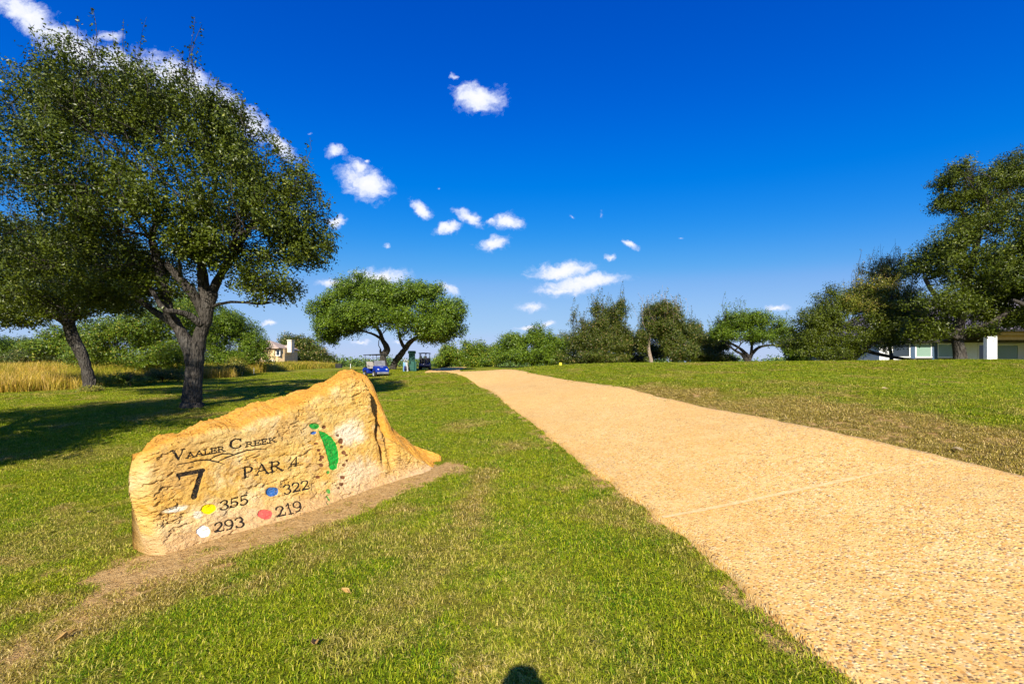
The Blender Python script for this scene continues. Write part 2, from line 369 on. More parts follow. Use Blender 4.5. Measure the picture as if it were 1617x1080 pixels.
def mat_grass():
    t = NT('grass_blades'); r = t.attr('rnd'); dry = t.attr('dry', typ='INSTANCER'); p = t.co('Position')
    n = t.noise(p, 1.3, 4, .6); n2 = t.noise(p, 6, 3, .6)
    g = t.ramp(r, [(0, (.055, .14, .003)), (.3, (.14, .26, .004)), (.6, (.29, .38, .006)), (.88, (.47, .47, .02)), (1, (.72, .60, .16))])
    g2 = t.ramp(r, [(0, (.20, .18, .015)), (.35, (.42, .31, .05)), (.7, (.60, .43, .10)), (1, (.82, .62, .27))])
    g = t.mix(t.rng(n, .42, .64, 0, .6), g, t.mix(.5, g, (.46, .42, .012)))
    f = t.math('MULTIPLY', t.rng(t.math('ADD', dry, t.math('MULTIPLY', t.math('SUBTRACT', n2, .5), .7)), .18, .65), .92)
    c = t.mix(f, g, g2)
    b = t.node('ShaderNodeBsdfPrincipled'); t.put(b.inputs['Base Color'], c); b.inputs['Roughness'].default_value = .6; b.inputs['Specular IOR Level'].default_value = .15
    tr = t.node('ShaderNodeBsdfTranslucent'); t.put(tr.inputs[0], c)
    m = t.node('ShaderNodeMixShader'); m.inputs[0].default_value = .3; t.l.new(b.outputs[0], m.inputs[1]); t.l.new(tr.outputs[0], m.inputs[2]); t.l.new(m.outputs[0], t.out.inputs[0])
    return t.m
def mat_meadow():
    t = NT('tall_grass_blades'); r = t.attr('rnd'); p = t.co('Position'); n = t.noise(p, .22, 4, .6)
    a = t.ramp(r, [(0, (.16, .17, .012)), (.3, (.46, .32, .025)), (.7, (.74, .49, .08)), (1, (.80, .56, .22))])
    b_ = t.ramp(r, [(0, (.08, .13, .008)), (.5, (.30, .30, .015)), (1, (.62, .48, .07))])
    c = t.mix(t.rng(n, .42, .6), a, b_)
    b = t.node('ShaderNodeBsdfPrincipled'); t.put(b.inputs['Base Color'], c); b.inputs['Roughness'].default_value = .7; b.inputs['Specular IOR Level'].default_value = .1
    tr = t.node('ShaderNodeBsdfTranslucent'); t.put(tr.inputs[0], c)
    m = t.node('ShaderNodeMixShader'); m.inputs[0].default_value = .3; t.l.new(b.outputs[0], m.inputs[1]); t.l.new(tr.outputs[0], m.inputs[2]); t.l.new(m.outputs[0], t.out.inputs[0])
    return t.m
def mat_bark(name='oak_bark', a=(.020, .017, .014), b=(.105, .092, .078)):
    t = NT(name); p = t.co('Position'); q = t.map(p, (1, 1, .22)); n = t.noise(q, 24, 5, .65, dist=.4); v = t.vor(t.map(p, (1, 1, .3)), 20)
    l = t.noise(p, 2.2, 4, .6)
    c = t.mix(t.rng(n, .35, .65), a, b); c = t.mix(t.rng(l, .55, .7, 0, .5), c, (.15, .14, .125))
    t.bsdf(c, .95, .1, normal=t.bump(t.math('ADD', n, v), 1.0, .05)); return t.m
def mat_rock():
    t = NT('sandstone'); p = t.co('Object'); col = t.attr('paint', 'Color'); pa = t.attr('pa'); top = t.attr('top')
    n0 = t.noise(p, 1.5, 4, .6); n1 = t.noise(t.map(p, (1, 1, 2.2)), 4.5, 5, .65, dist=.5); n2 = t.noise(t.map(p, (1, 1, 1.8), rot=(0, R(18), 0)), 22, 5, .7); n3 = t.noise(p, 90, 3, .7)
    c = t.mix(t.rng(n1, .33, .66), (.64, .36, .065), (.86, .60, .20))
    c = t.mix(t.rng(n0, .45, .66, 0, .75), c, (.68, .34, .05))
    c = t.mix(t.rng(t.noise(p, 2.6, 5, .7, dist=.3), .55, .68, 0, .8), c, (.86, .66, .32))
    c = t.mix(t.rng(t.noise(t.map(p, loc=(3, 7, 1)), 3.0, 5, .7), .53, .68, 0, .65), c, (.50, .33, .16))
    c = t.mix(t.attr('grey'), c, (.60, .43, .21))
    c = t.mix(t.attr('pale'), c, (.88, .78, .58))
    c = t.mix(top, c, t.mix(t.rng(n2, .35, .65), (.72, .29, .02), (.80, .42, .08)))
    c = t.mix(t.rng(n2, .28, .42, .7, 0), c, (.42, .24, .09))
    c = t.mix(t.rng(n3, .33, .42, .35, 0), c, (.40, .24, .10))
    c = t.mix(t.attr('dirt'), c, t.mix(t.rng(n2, .3, .6), (.56, .33, .13), (.70, .45, .21)))
    f = t.math('MULTIPLY', t.rng(pa, .35, .62), t.math('MULTIPLY', t.rng(n3, .28, .42, .45, 1), t.rng(n2, .30, .42, .72, 1))); c = t.mix(f, c, col)
    h = t.math('ADD', t.math('MULTIPLY', n2, 1.4), t.math('MULTIPLY', n3, .35))
    bm = t.node('ShaderNodeBump'); t.put(bm.inputs['Height'], h); bm.inputs['Distance'].default_value = .05; t.put(bm.inputs['Strength'], t.rng(pa, 0, 1, .8, .4))
    t.bsdf(c, .88, .15, normal=bm.outputs[0]); return t.m
def mat_stone_wall():
    t = NT('limestone_blocks'); p = t.map(t.co(), (1, 1, 1)); b = t.node('ShaderNodeTexBrick')
    cx = t.node('ShaderNodeSeparateXYZ'); t.put(cx.inputs[0], p); cb = t.node('ShaderNodeCombineXYZ'); t.put(cb.inputs[0], t.math('ADD', cx.outputs[0], cx.outputs[1])); t.put(cb.inputs[1], cx.outputs[2])
    t.put(b.inputs['Vector'], cb.outputs[0]); t.put(b.inputs['Color1'], (.62, .42, .17)); t.put(b.inputs['Color2'], (.78, .60, .32)); t.put(b.inputs['Mortar'], (.62, .52, .38))
    b.inputs['Scale'].default_value = 1.6; b.inputs['Mortar Size'].default_value = .03
    c = t.mix(t.rng(t.noise(p, 3, 4), .35, .65, 0, .6), b.outputs[0], (.55, .36, .16)); t.bsdf(c, .9, .1, normal=t.bump(b.outputs[1], .4, .02)); return t.m
def mat_shingle(name, a, b):
    t = NT(name); p = t.co(); br = t.node('ShaderNodeTexBrick'); t.put(br.inputs['Vector'], p); t.put(br.inputs['Color1'], a); t.put(br.inputs['Color2'], b); t.put(br.inputs['Mortar'], tuple(x*.5 for x in a))
    br.inputs['Scale'].default_value = 3; br.inputs['Mortar Size'].default_value = .02
    n = t.noise(p, 5, 5, .7); c = t.mix(t.rng(n, .35, .7, 0, .5), br.outputs[0], tuple(x*1.3 for x in b)); t.bsdf(c, .9, .15, normal=t.bump(n, .3, .02)); return t.m
def mat_blind():
    t = NT('window_blind'); p = t.co(); w = t.node('ShaderNodeTexWave', wave_type='BANDS', bands_direction='Z'); t.put(w.inputs['Vector'], p); w.inputs['Scale'].default_value = 3.6; w.inputs['Distortion'].default_value = 0
    c = t.mix(t.rng(w.outputs[1], .3, .6), (.05, .13, .09), (.34, .46, .38)); t.bsdf(c, .25, .5); return t.m
def glass_mat(name, col, rough=.06): return plain(name, col, rough, .7, var=.2, scale=2)

G = mat_ground(); MPATH = mat_path(); MJ = mat_joint(); MROCK = mat_rock(); BARK = mat_bark(); BARKP = mat_bark('pale_bark', (.16, .11, .08), (.50, .40, .31)); GRASS = mat_grass(); MEAD = mat_meadow()
LEAF_OAK = mat_leaf('live_oak_leaf', (.009, .022, .002), (.105, .132, .006), (.26, .27, .045), .975)
LEAF_MID = mat_leaf('mid_oak_leaf', (.020, .055, .003), (.14, .205, .010), (.26, .27, .04), .975)
LEAF_BRIGHT = mat_leaf('bright_leaf', (.026, .068, .004), (.155, .215, .011))
LEAF_DUSK = mat_leaf('olive_leaf', (.014, .030, .003), (.105, .128, .012), (.30, .22, .08), .92)
LEAF_VINE = mat_leaf('vine_leaf', (.05, .075, .008), (.30, .29, .03), (.42, .30, .08), .85)
LEAF_FAR = mat_leaf('far_leaf', (.05, .10, .02), (.13, .20, .04), (.25, .22, .06), .95)

# ------------------------------------------------------------------ ground sheet
def build_ground():
    ang = np.concatenate([np.linspace(-62, 62, 720), np.linspace(66, 294, 58)]); nA = len(ang)
    r = [.0]; x = .5
    while x < 3200: r.append(x); x *= 1.0185 if x < 60 else 1.06
    r = np.array(r[1:]); nR = len(r)
    a = np.radians(ang)
    X = np.outer(r, np.sin(a)); Y = np.outer(r, np.cos(a)); Z = tz(X, Y); bare, dry = masks(X, Y)
    # the soil bank in front of the boulder
    v = np.stack([X, Y, Z], -1).reshape(-1, 3); v = np.vstack([v, [[0, 0, tz1(0, 0)]]])
    idx = np.arange(nR*nA).reshape(nR, nA); nx = np.roll(idx, -1, 1)
    q = np.stack([idx[:-1], nx[:-1], nx[1:], idx[1:]], -1).reshape(-1, 4)[:, ::-1]
    t = np.stack([nx[0], idx[0], np.full(nA, nR*nA)], -1)[:, ::-1]
    o = mesh_np('ground', v, [q, t], G, attrs={'bare': np.append(bare.ravel(), 0), 'dry': np.append(dry.ravel(), 0)})
    finish(o, kind='structure')
build_ground()

# ------------------------------------------------------------------ path
def path_z(x, y, f):
    return tz(x, y, False)
def build_path():
    ys = np.concatenate([np.arange(-4, 14, .08), np.arange(14, 62, .3)]); lx = path_left(ys); rx = path_right(ys); nC = 34
    # smoothed edges
    k = np.ones(15)/15; 
    def sm(a): return np.convolve(np.pad(a, 7, mode='edge'), k, 'valid')
    lx = sm(lx)+(fbm(ys*2.2, ys*0, 3, 3)-.5)*.10; rx = sm(rx)+(fbm(ys*2.2, ys*0+4, 3, 9)-.5)*.10
    f = np.linspace(0, 1, nC)
    X = lx[:, None]*(1-f)+rx[:, None]*f; Y = np.repeat(ys[:, None], nC, 1)+(f[None]*.42)
    Z = tz(X, Y, False)+.045
    Xs = np.concatenate([X[:, :1]-.015, X, X[:, -1:]+.015], 1); Ys = np.concatenate([Y[:, :1], Y, Y[:, -1:]], 1); Zs = np.concatenate([Z[:, :1]-.16, Z, Z[:, -1:]-.16], 1)
    v = np.stack([Xs, Ys, Zs], -1).reshape(-1, 3); n = nC+2; idx = np.arange(len(ys)*n).reshape(-1, n)
    q = np.stack([idx[:-1, :-1], idx[:-1, 1:], idx[1:, 1:], idx[1:, :-1]], -1).reshape(-1, 4)
    o = mesh_np('path', v, q, MPATH); finish(o, kind='structure')
    # mortar joint across the slab
    t = np.linspace(0, 1, 90); jx = 1.36*(1-t)+4.30*t; jy = 4.12*(1-t)+4.66*t+np.sin(t*5)*.015; w = .022+.012*vnoise(t*14, t*0, 4)
    w = w*np.where(t > .7, .55, 1)
    V = np.concatenate([np.stack([jx, jy-w, tz(jx, jy-w, False)+.050], -1), np.stack([jx, jy+w, tz(jx, jy+w, False)+.050], -1)])
    i = np.arange(89); q = np.stack([i, i+1, i+91, i+90], -1)
    mesh_np('joint', V, q, MJ, o)
build_path()

# ------------------------------------------------------------------ grass
def gn_scatter(name, pts, attrs, protos, mat, label, cat='grass'):
    coll = bpy.data.collections.new(name+'_tufts')
    for p in protos: coll.objects.link(p)
    me = bpy.data.meshes.new(name); me.vertices.add(len(pts)); me.vertices.foreach_set('co', np.asarray(pts, np.float32).ravel())
    for k, a in attrs.items():
        a = np.asarray(a)
        if a.ndim == 2: q = me.attributes.new(k, 'FLOAT_VECTOR', 'POINT'); q.data.foreach_set('vector', a.astype(np.float32).ravel())
        elif a.dtype.kind == 'i': q = me.attributes.new(k, 'INT', 'POINT'); q.data.foreach_set('value', a.astype(np.int32))
        else: q = me.attributes.new(k, 'FLOAT', 'POINT'); q.data.foreach_set('value', a.astype(np.float32))
    o = bpy.data.objects.new(name, me); C.objects.link(o)
    ng = bpy.data.node_groups.new(name+'_scatter', 'GeometryNodeTree')
    ng.interface.new_socket('Geometry', in_out='INPUT', socket_type='NodeSocketGeometry'); ng.interface.new_socket('Geometry', in_out='OUTPUT', socket_type='NodeSocketGeometry')
    N = ng.nodes; L = ng.links; gi = N.new('NodeGroupInput'); go = N.new('NodeGroupOutput')
    ci = N.new('GeometryNodeCollectionInfo'); ci.inputs[0].default_value = coll; ci.inputs[1].default_value = True; ci.inputs[2].default_value = True
    ip = N.new('GeometryNodeInstanceOnPoints'); ip.inputs['Pick Instance'].default_value = True
    def na(n, t): q = N.new('GeometryNodeInputNamedAttribute'); q.data_type = t; q.inputs[0].default_value = n; return q.outputs[0]
    L.new(gi.outputs[0], ip.inputs['Points']); L.new(ci.outputs[0], ip.inputs['Instance']); L.new(na('idx', 'INT'), ip.inputs['Instance Index'])
    L.new(na('rot', 'FLOAT_VECTOR'), ip.inputs['Rotation']); L.new(na('scl', 'FLOAT_VECTOR'), ip.inputs['Scale'])
    L.new(ip.outputs[0], go.inputs[0])
    m = o.modifiers.new('scatter', 'NODES'); m.node_group = ng
    me.materials.append(mat); finish(o, label, cat, kind='stuff'); return o
def tuft(name, n, rad, h, wd, mat, seed, lean=.6, segs=2):
    g = np.random.default_rng(seed); a = g.uniform(0, 2*np.pi, n); rr = rad*np.sqrt(g.uniform(0, 1, n))
    bx, by = rr*np.cos(a), rr*np.sin(a); th = g.uniform(0, 2*np.pi, n); H = h*g.uniform(.45, 1.15, n); W = wd*g.uniform(.7, 1.3, n)
    lx = np.cos(th)*H*lean*g.uniform(.2, 1.3, n); ly = np.sin(th)*H*lean*g.uniform(.2, 1.3, n)
    ph = th+np.pi/2+g.uniform(-.6, .6, n); wx, wy = np.cos(ph)*W/2, np.sin(ph)*W/2
    V = []; z0 = -.01
    V = np.stack([np.stack([bx-wx, by-wy, np.full(n, z0)], -1), np.stack([bx+wx, by+wy, np.full(n, z0)], -1),
                  np.stack([bx+lx*.35-wx*.85, by+ly*.35-wy*.85, H*.6], -1), np.stack([bx+lx*.35+wx*.85, by+ly*.35+wy*.85, H*.6], -1),
                  np.stack([bx+lx, by+ly, H*np.clip(1-.25*lean, .4, 1)], -1)], 1).reshape(-1, 3)
    i = np.arange(n)[:, None]*5; q = i+np.array([[0, 1, 3, 2]]); t = i+np.array([[2, 3, 4]])
    return mesh_np(name, V, [q, t], mat, link=False, attrs={'rnd': np.repeat(g.uniform(0, 1, n), 5)})
def rock_mask(x, y):       # keeps grass out of the boulder footprint
    ox, oy = -3.28, 4.11; s = (x-ox)*.622+(y-oy)*.783; w = (x-ox)*.783-(y-oy)*.622
    return (s > -.05) & (s < 3.5) & (w < .06) & (w > -.95)
def in_meadow(x, y):
    b = [at(*q) for q in MEADOW_EDGE]; bx = np.array([p[0] for p in b]); by = np.array([p[1] for p in b])
    u = x/np.maximum(y, .1); bu = bx/by
    return (u < bu[-1]) & (y > np.interp(u, bu, by))
MEADOW_EDGE = [(-300,624),(0,621),(60,618),(120,616),(200,604),(250,600),(300,598),(360,597),(400,590),(470,583.5),(530,581)]
def build_grass():
    rg = np.random.default_rng(3)
    protos = [tuft('turf_tuft', 60, .09, .030, .0040, GRASS, 10+i, 1.7) for i in range(8)]
    bands = [(.4, 1.6, 120, 1.0), (1.6, 3.4, 260, .95), (3.4, 6, 190, 1.1), (6, 10, 110, 1.35), (10, 17, 55, 1.8), (17, 30, 22, 2.6), (30, 48, 8, 3.8)]
    PX, PY, SC = [], [], []
    for (a, b, dens, sc) in bands:
        w_ = 1.75 if a < 6 else 1.35; area = w_*(b*b-a*a); n = int(area*dens); y = np.sqrt(rg.uniform(a*a, b*b, n)); x = y*rg.uniform(-w_, w_, n)
        PX.append(x); PY.append(y); SC.append(np.full(n, sc))
    x = np.concatenate(PX); y = np.concatenate(PY); sc = np.concatenate(SC)
    bare, dry = masks(x, y)
    lx, rx = path_left(y), path_right(y)
    infr = fbm(x*5, y*5, 3, 77)
    onpath = (x > lx+.02-.06*(infr-.5)*2) & (x < rx-.02+.06*(infr-.5)*2) 
    keep = ~onpath & ~rock_mask(x, y) & (rg.uniform(0, 1, len(x)) > bare*.94) & ~in_meadow(x, y)
    # nothing on the strip hidden behind the crest at the right
    x, y, sc, dry, bare = x[keep], y[keep], sc[keep], dry[keep], bare[keep]; dry = np.maximum(dry, bare*rg.uniform(.3, 1, len(bare)))
    z = tz(x, y)
    hn = .7+.75*fbm(x*1.4, y*1.4, 3, 91)
    hn = hn*(1-.45*bare)*(1-.25*dry); hz = np.where(sc > 1.2, hn*sc**.3, hn*sc)
    S3 = np.stack([sc, sc, hz], -1)*rg.uniform(.8, 1.2, len(x))[:, None]
    rot = np.stack([rg.uniform(-.12, .12, len(x)), rg.uniform(-.12, .12, len(x)), rg.uniform(0, 6.28, len(x))], -1)
    print('turf tufts', len(x))
    gn_scatter('grass', np.stack([x, y, z], -1), {'rot': rot, 'scl': S3, 'idx': rg.integers(0, 8, len(x)), 'dry': dry}, protos, GRASS, 'mown green and straw coloured turf grass covering the lawns')
    # tall meadow grass
    protos = [tuft('meadow_tuft', 60, .38, 1.0, .016, MEAD, 40+i, .35) for i in range(6)]
    y = np.sqrt(rg.uniform(18**2, 95**2, 30000)); x = y*rg.uniform(-1.25, -.36, 30000)
    k = in_meadow(x, y) & (rg.uniform(0, 1, len(x)) < np.clip(1.5-y/60, .22, 1)); x, y = x[k], y[k]
    z = tz(x, y); hn = .45+.9*fbm(x*.35, y*.35, 4, 14); sw = np.clip(y/30, 1, 2.6)
    edge = np.clip((y-18)/30, 0, 1)
    S3 = np.stack([sw, sw, hn*(.98)], -1)*rg.uniform(.75, 1.25, len(x))[:, None]
    rot = np.stack([rg.uniform(-.1, .1, len(x)), rg.uniform(-.1, .1, len(x)), rg.uniform(0, 6.28, len(x))], -1)
    print('meadow tufts', len(x))
    gn_scatter('tall_grass', np.stack([x, y, z], -1), {'rot': rot, 'scl': S3, 'idx': rg.integers(0, 6, len(x))}, protos, MEAD, 'tall golden uncut meadow grass on the left behind the lawn', 'tall grass')
build_grass()

# ------------------------------------------------------------------ the boulder sign
def build_boulder():
    O = np.array([-3.28, 4.11, -.25]); D = np.array([.622, .783, 0]); Nn = np.array([.783, -.622, 0]); lean = math.tan(R(14))
    nrm = np.array([Nn[0], Nn[1], lean]); cam_ = np.array([0, 0, CAMH])
    def st(px, py, back=0.0):            # pixel -> (s, t) in the face plane (or a parallel plane further back)
        o = O-Nn*back; r = np.array([(px-CX)/F, 1, -(py-HZ)/F]); k = ((o-cam_) @ nrm)/(r @ nrm); p = cam_+r*k
        return np.array([(p-o) @ D, p[2]-O[2]])
    def prof(pts, back): a = np.array([st(x, y, back) for x, y in pts]); i = np.argsort(a[:, 0]); return a[i, 0], a[i, 1]
    sF, tF = prof([(212,735),(224,718),(250,705),(282,690),(315,684),(345,672),(377,668),(424,652),(477,635),(520,612),(557,592),(574,597),(583,608),(588,622),(594,645),(600,668),(612,690),(632,702),(652,716),(675,732),(700,745),(712,758)], 0)
    sil = [(216,712),(226,703),(251,689),(280,686),(300,670),(316,662),(345,657),(377,649),(400,641),(424,634),(455,625),(484,616),(508,603),(524,596),(545,586),(557,583),(570,588),(580,594),(588,604),(594,620),(598,640),(606,664),(624,679),(651,702),(675,716),(701,731),(716,745)]
    sB, tB = prof(sil, .42)
    L0, L1 = -.02, float(st(712, 758)[0]); nS = 860; s = np.linspace(L0, L1, nS)
    tf = np.interp(s, sF, tF); tb = np.interp(s-.0, sB, tB)
    kk = np.ones(9)/9
    sm = lambda a: np.convolve(np.pad(a, 4, mode='edge'), kk, 'valid')
    tf = sm(tf); tb = sm(tb)
    tf = tf+(fbm(s*7, s*0, 4, 2)-.5)*.06+(np.floor(fbm(s*4, s*0+2, 3, 66)*9)/9-.5)*.10*smooth(0, .4, s)*(1-smooth(L1-1.4, L1-.9, s)); tb = tb+(fbm(s*9, s*0+3, 4, 8)-.5)*.05+(np.floor(fbm(s*3.3, s*0+7, 3, 67)*9)/9-.5)*.12*(1-smooth(L1-1.6, L1-1.0, s))
    nF, nT, nB = 330, 60, 40
    fr = np.linspace(0, 1, nF); bot = -.22
    S_ = np.repeat(s[:, None], nF, 1); T_ = bot+(tf[:, None]-bot)*fr[None]
    W_ = np.zeros_like(S_)
    # face relief
    pk = L1-.55
    W_ += (fbm(S_*1.6, T_*2.2, 4, 21)-.5)*.07
    chip = fbm(S_*5+T_*2, T_*9-S_*2, 4, 61); W_ += (np.abs(chip-.5))*-.034; r_ = np.abs(fbm(S_*8-T_*3, T_*14+S_*4, 4, 62)-.5); crk = -.022*(1-smooth(0, .045, r_))*smooth(.45, .6, fbm(S_*2.3, T_*3, 3, 63))
    W_ += (fbm(S_*22+T_*8, T_*34-S_*7, 3, 71)-.5)*.022; q_ = fbm(S_*11+T_*5, T_*26-S_*6, 3, 73); W_ += -.016*smooth(.56, .62, q_)*(smooth(.4, .6, fbm(S_*2, T_*2, 3, 74)))
    # terraces (sandstone bedding)
    led = fbm(S_*1.3, T_*1.3, 3, 81)*1.2+T_*3.4-S_*.5; W_ += ((led % 1)-.5)*.012
    W_ += .16*np.exp(-((T_-.02)/.16)**2)*smooth(.3, 1.5, S_)*(1-smooth(L1-.6, L1-.1, S_))          # foot flares out
    but = np.exp(-((S_-(L1-.6))/.33)**2); W_ += .05*but*(1-smooth(.1, .45, T_))
    # vertical crack beside the peak
    sc = float(st(597, 660)[0]); W_ += -.16*np.exp(-((S_-sc-.02*np.sin(T_*14))/.035)**2)*smooth(.35, .55, T_)
    W_ += -.07*np.exp(-((S_-sc-.12)/.06)**2)*smooth(.25, .5, T_)
    # round the top edge and the left end
    W_ += -.05*(smooth(.93, 1.0, fr))[None]**2
    e = np.clip(1-(S_-L0)/.13, 0, 1); W_ += -.16*e**2.2
    e2 = np.clip(1-(L1-S_)/.3, 0, 1); W_ += -.20*e2**2
    lsh = np.interp(T_, [-.3, 0, .15, .35, .55, .75, .9], [.05, .05, .015, -.02, -.06, -.05, -.01])
    lsh = lsh*np.clip(1-(S_-L0)/.5, 0, 1)
    # writing and marks -------------------------------------------------
    Zs = 310/1617
    def Zp(x, y): return st(250+x*Zs, 660+y*Zs)
    paint = np.zeros((nS, nF, 4), np.float32); pa = np.zeros((nS, nF), np.float32); carve = np.zeros((nS, nF), np.float32)
    BLACK = (.012, .011, .010)
    def apply(mask_d, col, depth):       # mask_d: signed distance (negative inside), metres
        m = np.clip(.5-mask_d/.006, 0, 1); upd = m > .02
        paint[upd, :3] = col; pa[...] = np.maximum(pa, m)
        np.maximum(carve, depth*np.clip(.5-mask_d/.008, 0, 1), out=carve)
    def stroke(pts, w, col=BLACK, depth=.010):     # pts in (s,t); w: list of full widths
        pts = [np.asarray(p) for p in pts]; w = [w]*len(pts) if isinstance(w, float) else w
        a = np.array(pts); lo = a.min(0)-.12; hi = a.max(0)+.12
        i0, i1 = np.searchsorted(s, [lo[0], hi[0]]); 
        if i1 <= i0: return
        best = np.full((i1-i0, nF), 9.)
        for k in range(len(pts)-1):
            d, t = segdist(S_[i0:i1], T_[i0:i1], pts[k][0], pts[k][1], pts[k+1][0], pts[k+1][1]); best = np.minimum(best, d-(w[k]*(1-t)+w[k+1]*t)/2)
        full = np.full((nS, nF), 9.); full[i0:i1] = best; apply(full, col, depth)
    def ell(x, y, rx, ry, col, depth=.014, rot=-10):
        c = Zp(x, y); ca, sa = math.cos(R(rot)), math.sin(R(rot)); ex = Zp(x+rx*ca, y+rx*sa)-c; ey = Zp(x-ry*sa, y+ry*ca)-c
        Mi = np.linalg.inv(np.array([ex, ey]).T); q = np.stack([S_-c[0], T_-c[1]], -1) @ Mi.T
        l = np.hypot(q[..., 0], q[..., 1]); r = (np.hypot(*ex)+np.hypot(*ey))/2
        wob = (fbm(S_*30, T_*30, 2, 15)-.5)*.22; apply((l-1+wob)*r, col, depth)
    def poly(pp, col, depth=.012):
        v = np.array([Zp(*p) for p in pp]); ins = np.zeros(S_.shape, bool); dist = np.full(S_.shape, 9.)
        for i in range(len(v)):
            a, b = v[i], v[(i+1) % len(v)]
            c1 = ((a[1] > T_) != (b[1] > T_)); xx = (b[0]-a[0])*(T_-a[1])/(b[1]-a[1]+1e-12)+a[0]; ins ^= c1 & (S_ < xx)
            dist = np.minimum(dist, segdist(S_, T_, *a, *b)[0])
        apply(np.where(ins, -dist, dist), col, depth)
    def arc(cx, cy, rx, ry, a0, a1, n=14): return [(cx+rx*math.cos(R(a0+(a1-a0)*i/n)), cy+ry*math.sin(R(a0+(a1-a0)*i/n))) for i in range(n+1)]
    K, H = .20, .075                      # thick and hairline widths, as a fraction of the letter height
    def con(pts, lo=H, hi=K, side='h'):   # contrast by direction of travel: thick when vertical
        w = []
        for i in range(len(pts)):
            a = pts[max(i-1, 0)]; b = pts[min(i+1, len(pts)-1)]; v = abs(b[1]-a[1])/(math.hypot(b[0]-a[0], b[1]-a[1])+1e-9); w.append(lo+(hi-lo)*v**1.5)
        return (pts, w)
    def serif(x, y, l=.17): return ([(x-l, y), (x+l, y)], [H, H])
    GL = {
     'V': (1.0, [([(.12, 1), (.5, 0)], [K, K]), ([(.88, 1), (.5, 0)], [H, H]), serif(.12, .97, .16), serif(.88, .97, .15)]),
     'A': (1.0, [([(.5, 1), (.88, 0)], [K*.8, K]), ([(.48, .96), (.12, 0)], [H, H]), ([(.25, .36), (.72, .36)], [H, H]), serif(.12, .03, .14), serif(.88, .03, .16)]),
     'L': (.78, [([(.2, 0), (.2, 1)], [K, K]), serif(.2, .97), ([(.05, .03), (.72, .03)], [H, H]), ([(.72, .03), (.74, .28)], [.10, H])]),
     'E': (.82, [([(.2, 0), (.2, 1)], [K, K]), ([(.03, .97), (.68, .97)], [H, H]), ([(.03, .03), (.72, .03)], [H, H]), ([(.2, .52), (.56, .52)], [H, H]), ([(.70, .97), (.70, .76)], [.1, H]), ([(.74, .03), (.75, .27)], [.1, H]), ([(.56, .40), (.56, .64)], [H, H])]),
     'R': (.92, [([(.2, 0), (.2, 1)], [K, K]), con([(.03, .97), (.42, .97)]+arc(.45, .74, .22, .23, 90, -90)+[(.25, .50)]), ([(.45, .5), (.85, 0)], [K*.7, K]), serif(.2, .03), serif(.86, .03, .10)]),
     'C': (1.0, [con(arc(.52, .5, .40, .47, 42, 318, 24), H, K*1.1), ([(.84, .96), (.84, .68)], [H, .09]), ([(.84, .2), (.82, .28)], [H, H])]),
     'K': (.98, [([(.2, 0), (.2, 1)], [K, K]), ([(.25, .42), (.78, .96)], [H, H]), ([(.42, .58), (.84, .02)], [K*.8, K]), serif(.2, .97), serif(.2, .03), serif(.78, .97, .13), serif(.86, .03, .12)]),
     'P': (.86, [([(.2, 0), (.2, 1)], [K, K]), con([(.03, .97), (.42, .97)]+arc(.44, .71, .26, .26, 90, -90)+[(.25, .45)]), serif(.2, .03)]),
     '4': (.72, [([(.52, 0), (.52, 1)], [K*.75, K*.6]), ([(.50, .98), (.05, .28)], [H, H]), ([(.05, .28), (.70, .28)], [H*1.2, H*1.2]), serif(.52, .03, .12)]),
     '3': (.70, [con([(.08, .82)]+arc(.32, .76, .22, .22, 150, -80)), con(arc(.32, .27, .26, .26, 85, -155)), ([(.10, .16), (.10, .18)], [.13, .13]), ([(.11, .82), (.11, .83)], [.12, .12])]),
     '5': (.70, [([(.17, .96), (.58, .96)], [.12, .15]), ([(.17, .98), (.14, .52)], [H, H]), con([(.14, .50)]+arc(.31, .30, .27, .29, 115, -150)), ([(.09, .14), (.09, .16)], [.13, .13])]),
     '2': (.72, [con(arc(.32, .72, .24, .25, 165, -30)+[(.30, .25), (.08, .06)]), ([(.06, .07), (.62, .07)], [.13, .14]), ([(.62, .06), (.66, .26)], [.1, H]), ([(.11, .74), (.11, .75)], [.13, .13])]),
     '9': (.70, [con(arc(.33, .68, .24, .28, 0, 360, 20), H, K*.8), con([(.57, .68), (.55, .42), (.40, .12), (.14, .03)]), ([(.13, .10), (.13, .11)], [.1, .1])]),
     '1': (.50, [([(.27, 0), (.27, 1)], [K*.85, K*.8]), ([(.08, .82), (.25, .97)], [H, H]), serif(.27, .03, .16)]),
    }
    def run(text, a, b, h, up=(-.06, -1), depth=.010, sizes=None, fat=1.0):    # a, b: baseline ends in zoomed photo pixels, h: letter height
        adv = [GL[c][0]*.95 for c in text]; tot = sum(adv); x = 0; bl = math.hypot(b[0]-a[0], b[1]-a[1]); sx = bl/tot; ux, uy = (b[0]-a[0])/bl, (b[1]-a[1])/bl
        c0 = Zp(*a); c1 = Zp(a[0]+up[0]*h, a[1]+up[1]*h); hm = np.hypot(*(c1-c0))
        for c, ad in zip(text, adv):
            for pts, w in GL[c][1]:
                pp = [Zp(a[0]+ux*(x+q[0]*.95)*sx+up[0]*q[1]*h, a[1]+uy*(x+q[0]*.95)*sx+up[1]*q[1]*h) for q in pts]
                stroke(pp, [max(k*hm*fat*1.12, .011) for k in w], BLACK, depth)
            x += ad
    run('V', (125, 347), (232, 330), 76, up=(-.16, -1)); run('AALER', (238, 333), (558, 276), 44, fat=1.05); run('C', (590, 262), (708, 246), 82); run('REEK', (722, 242), (978, 197), 40, fat=1.05)
    def sw(pp, ww): stroke([Zp(*p) for p in pp], [w*.0013 for w in ww])
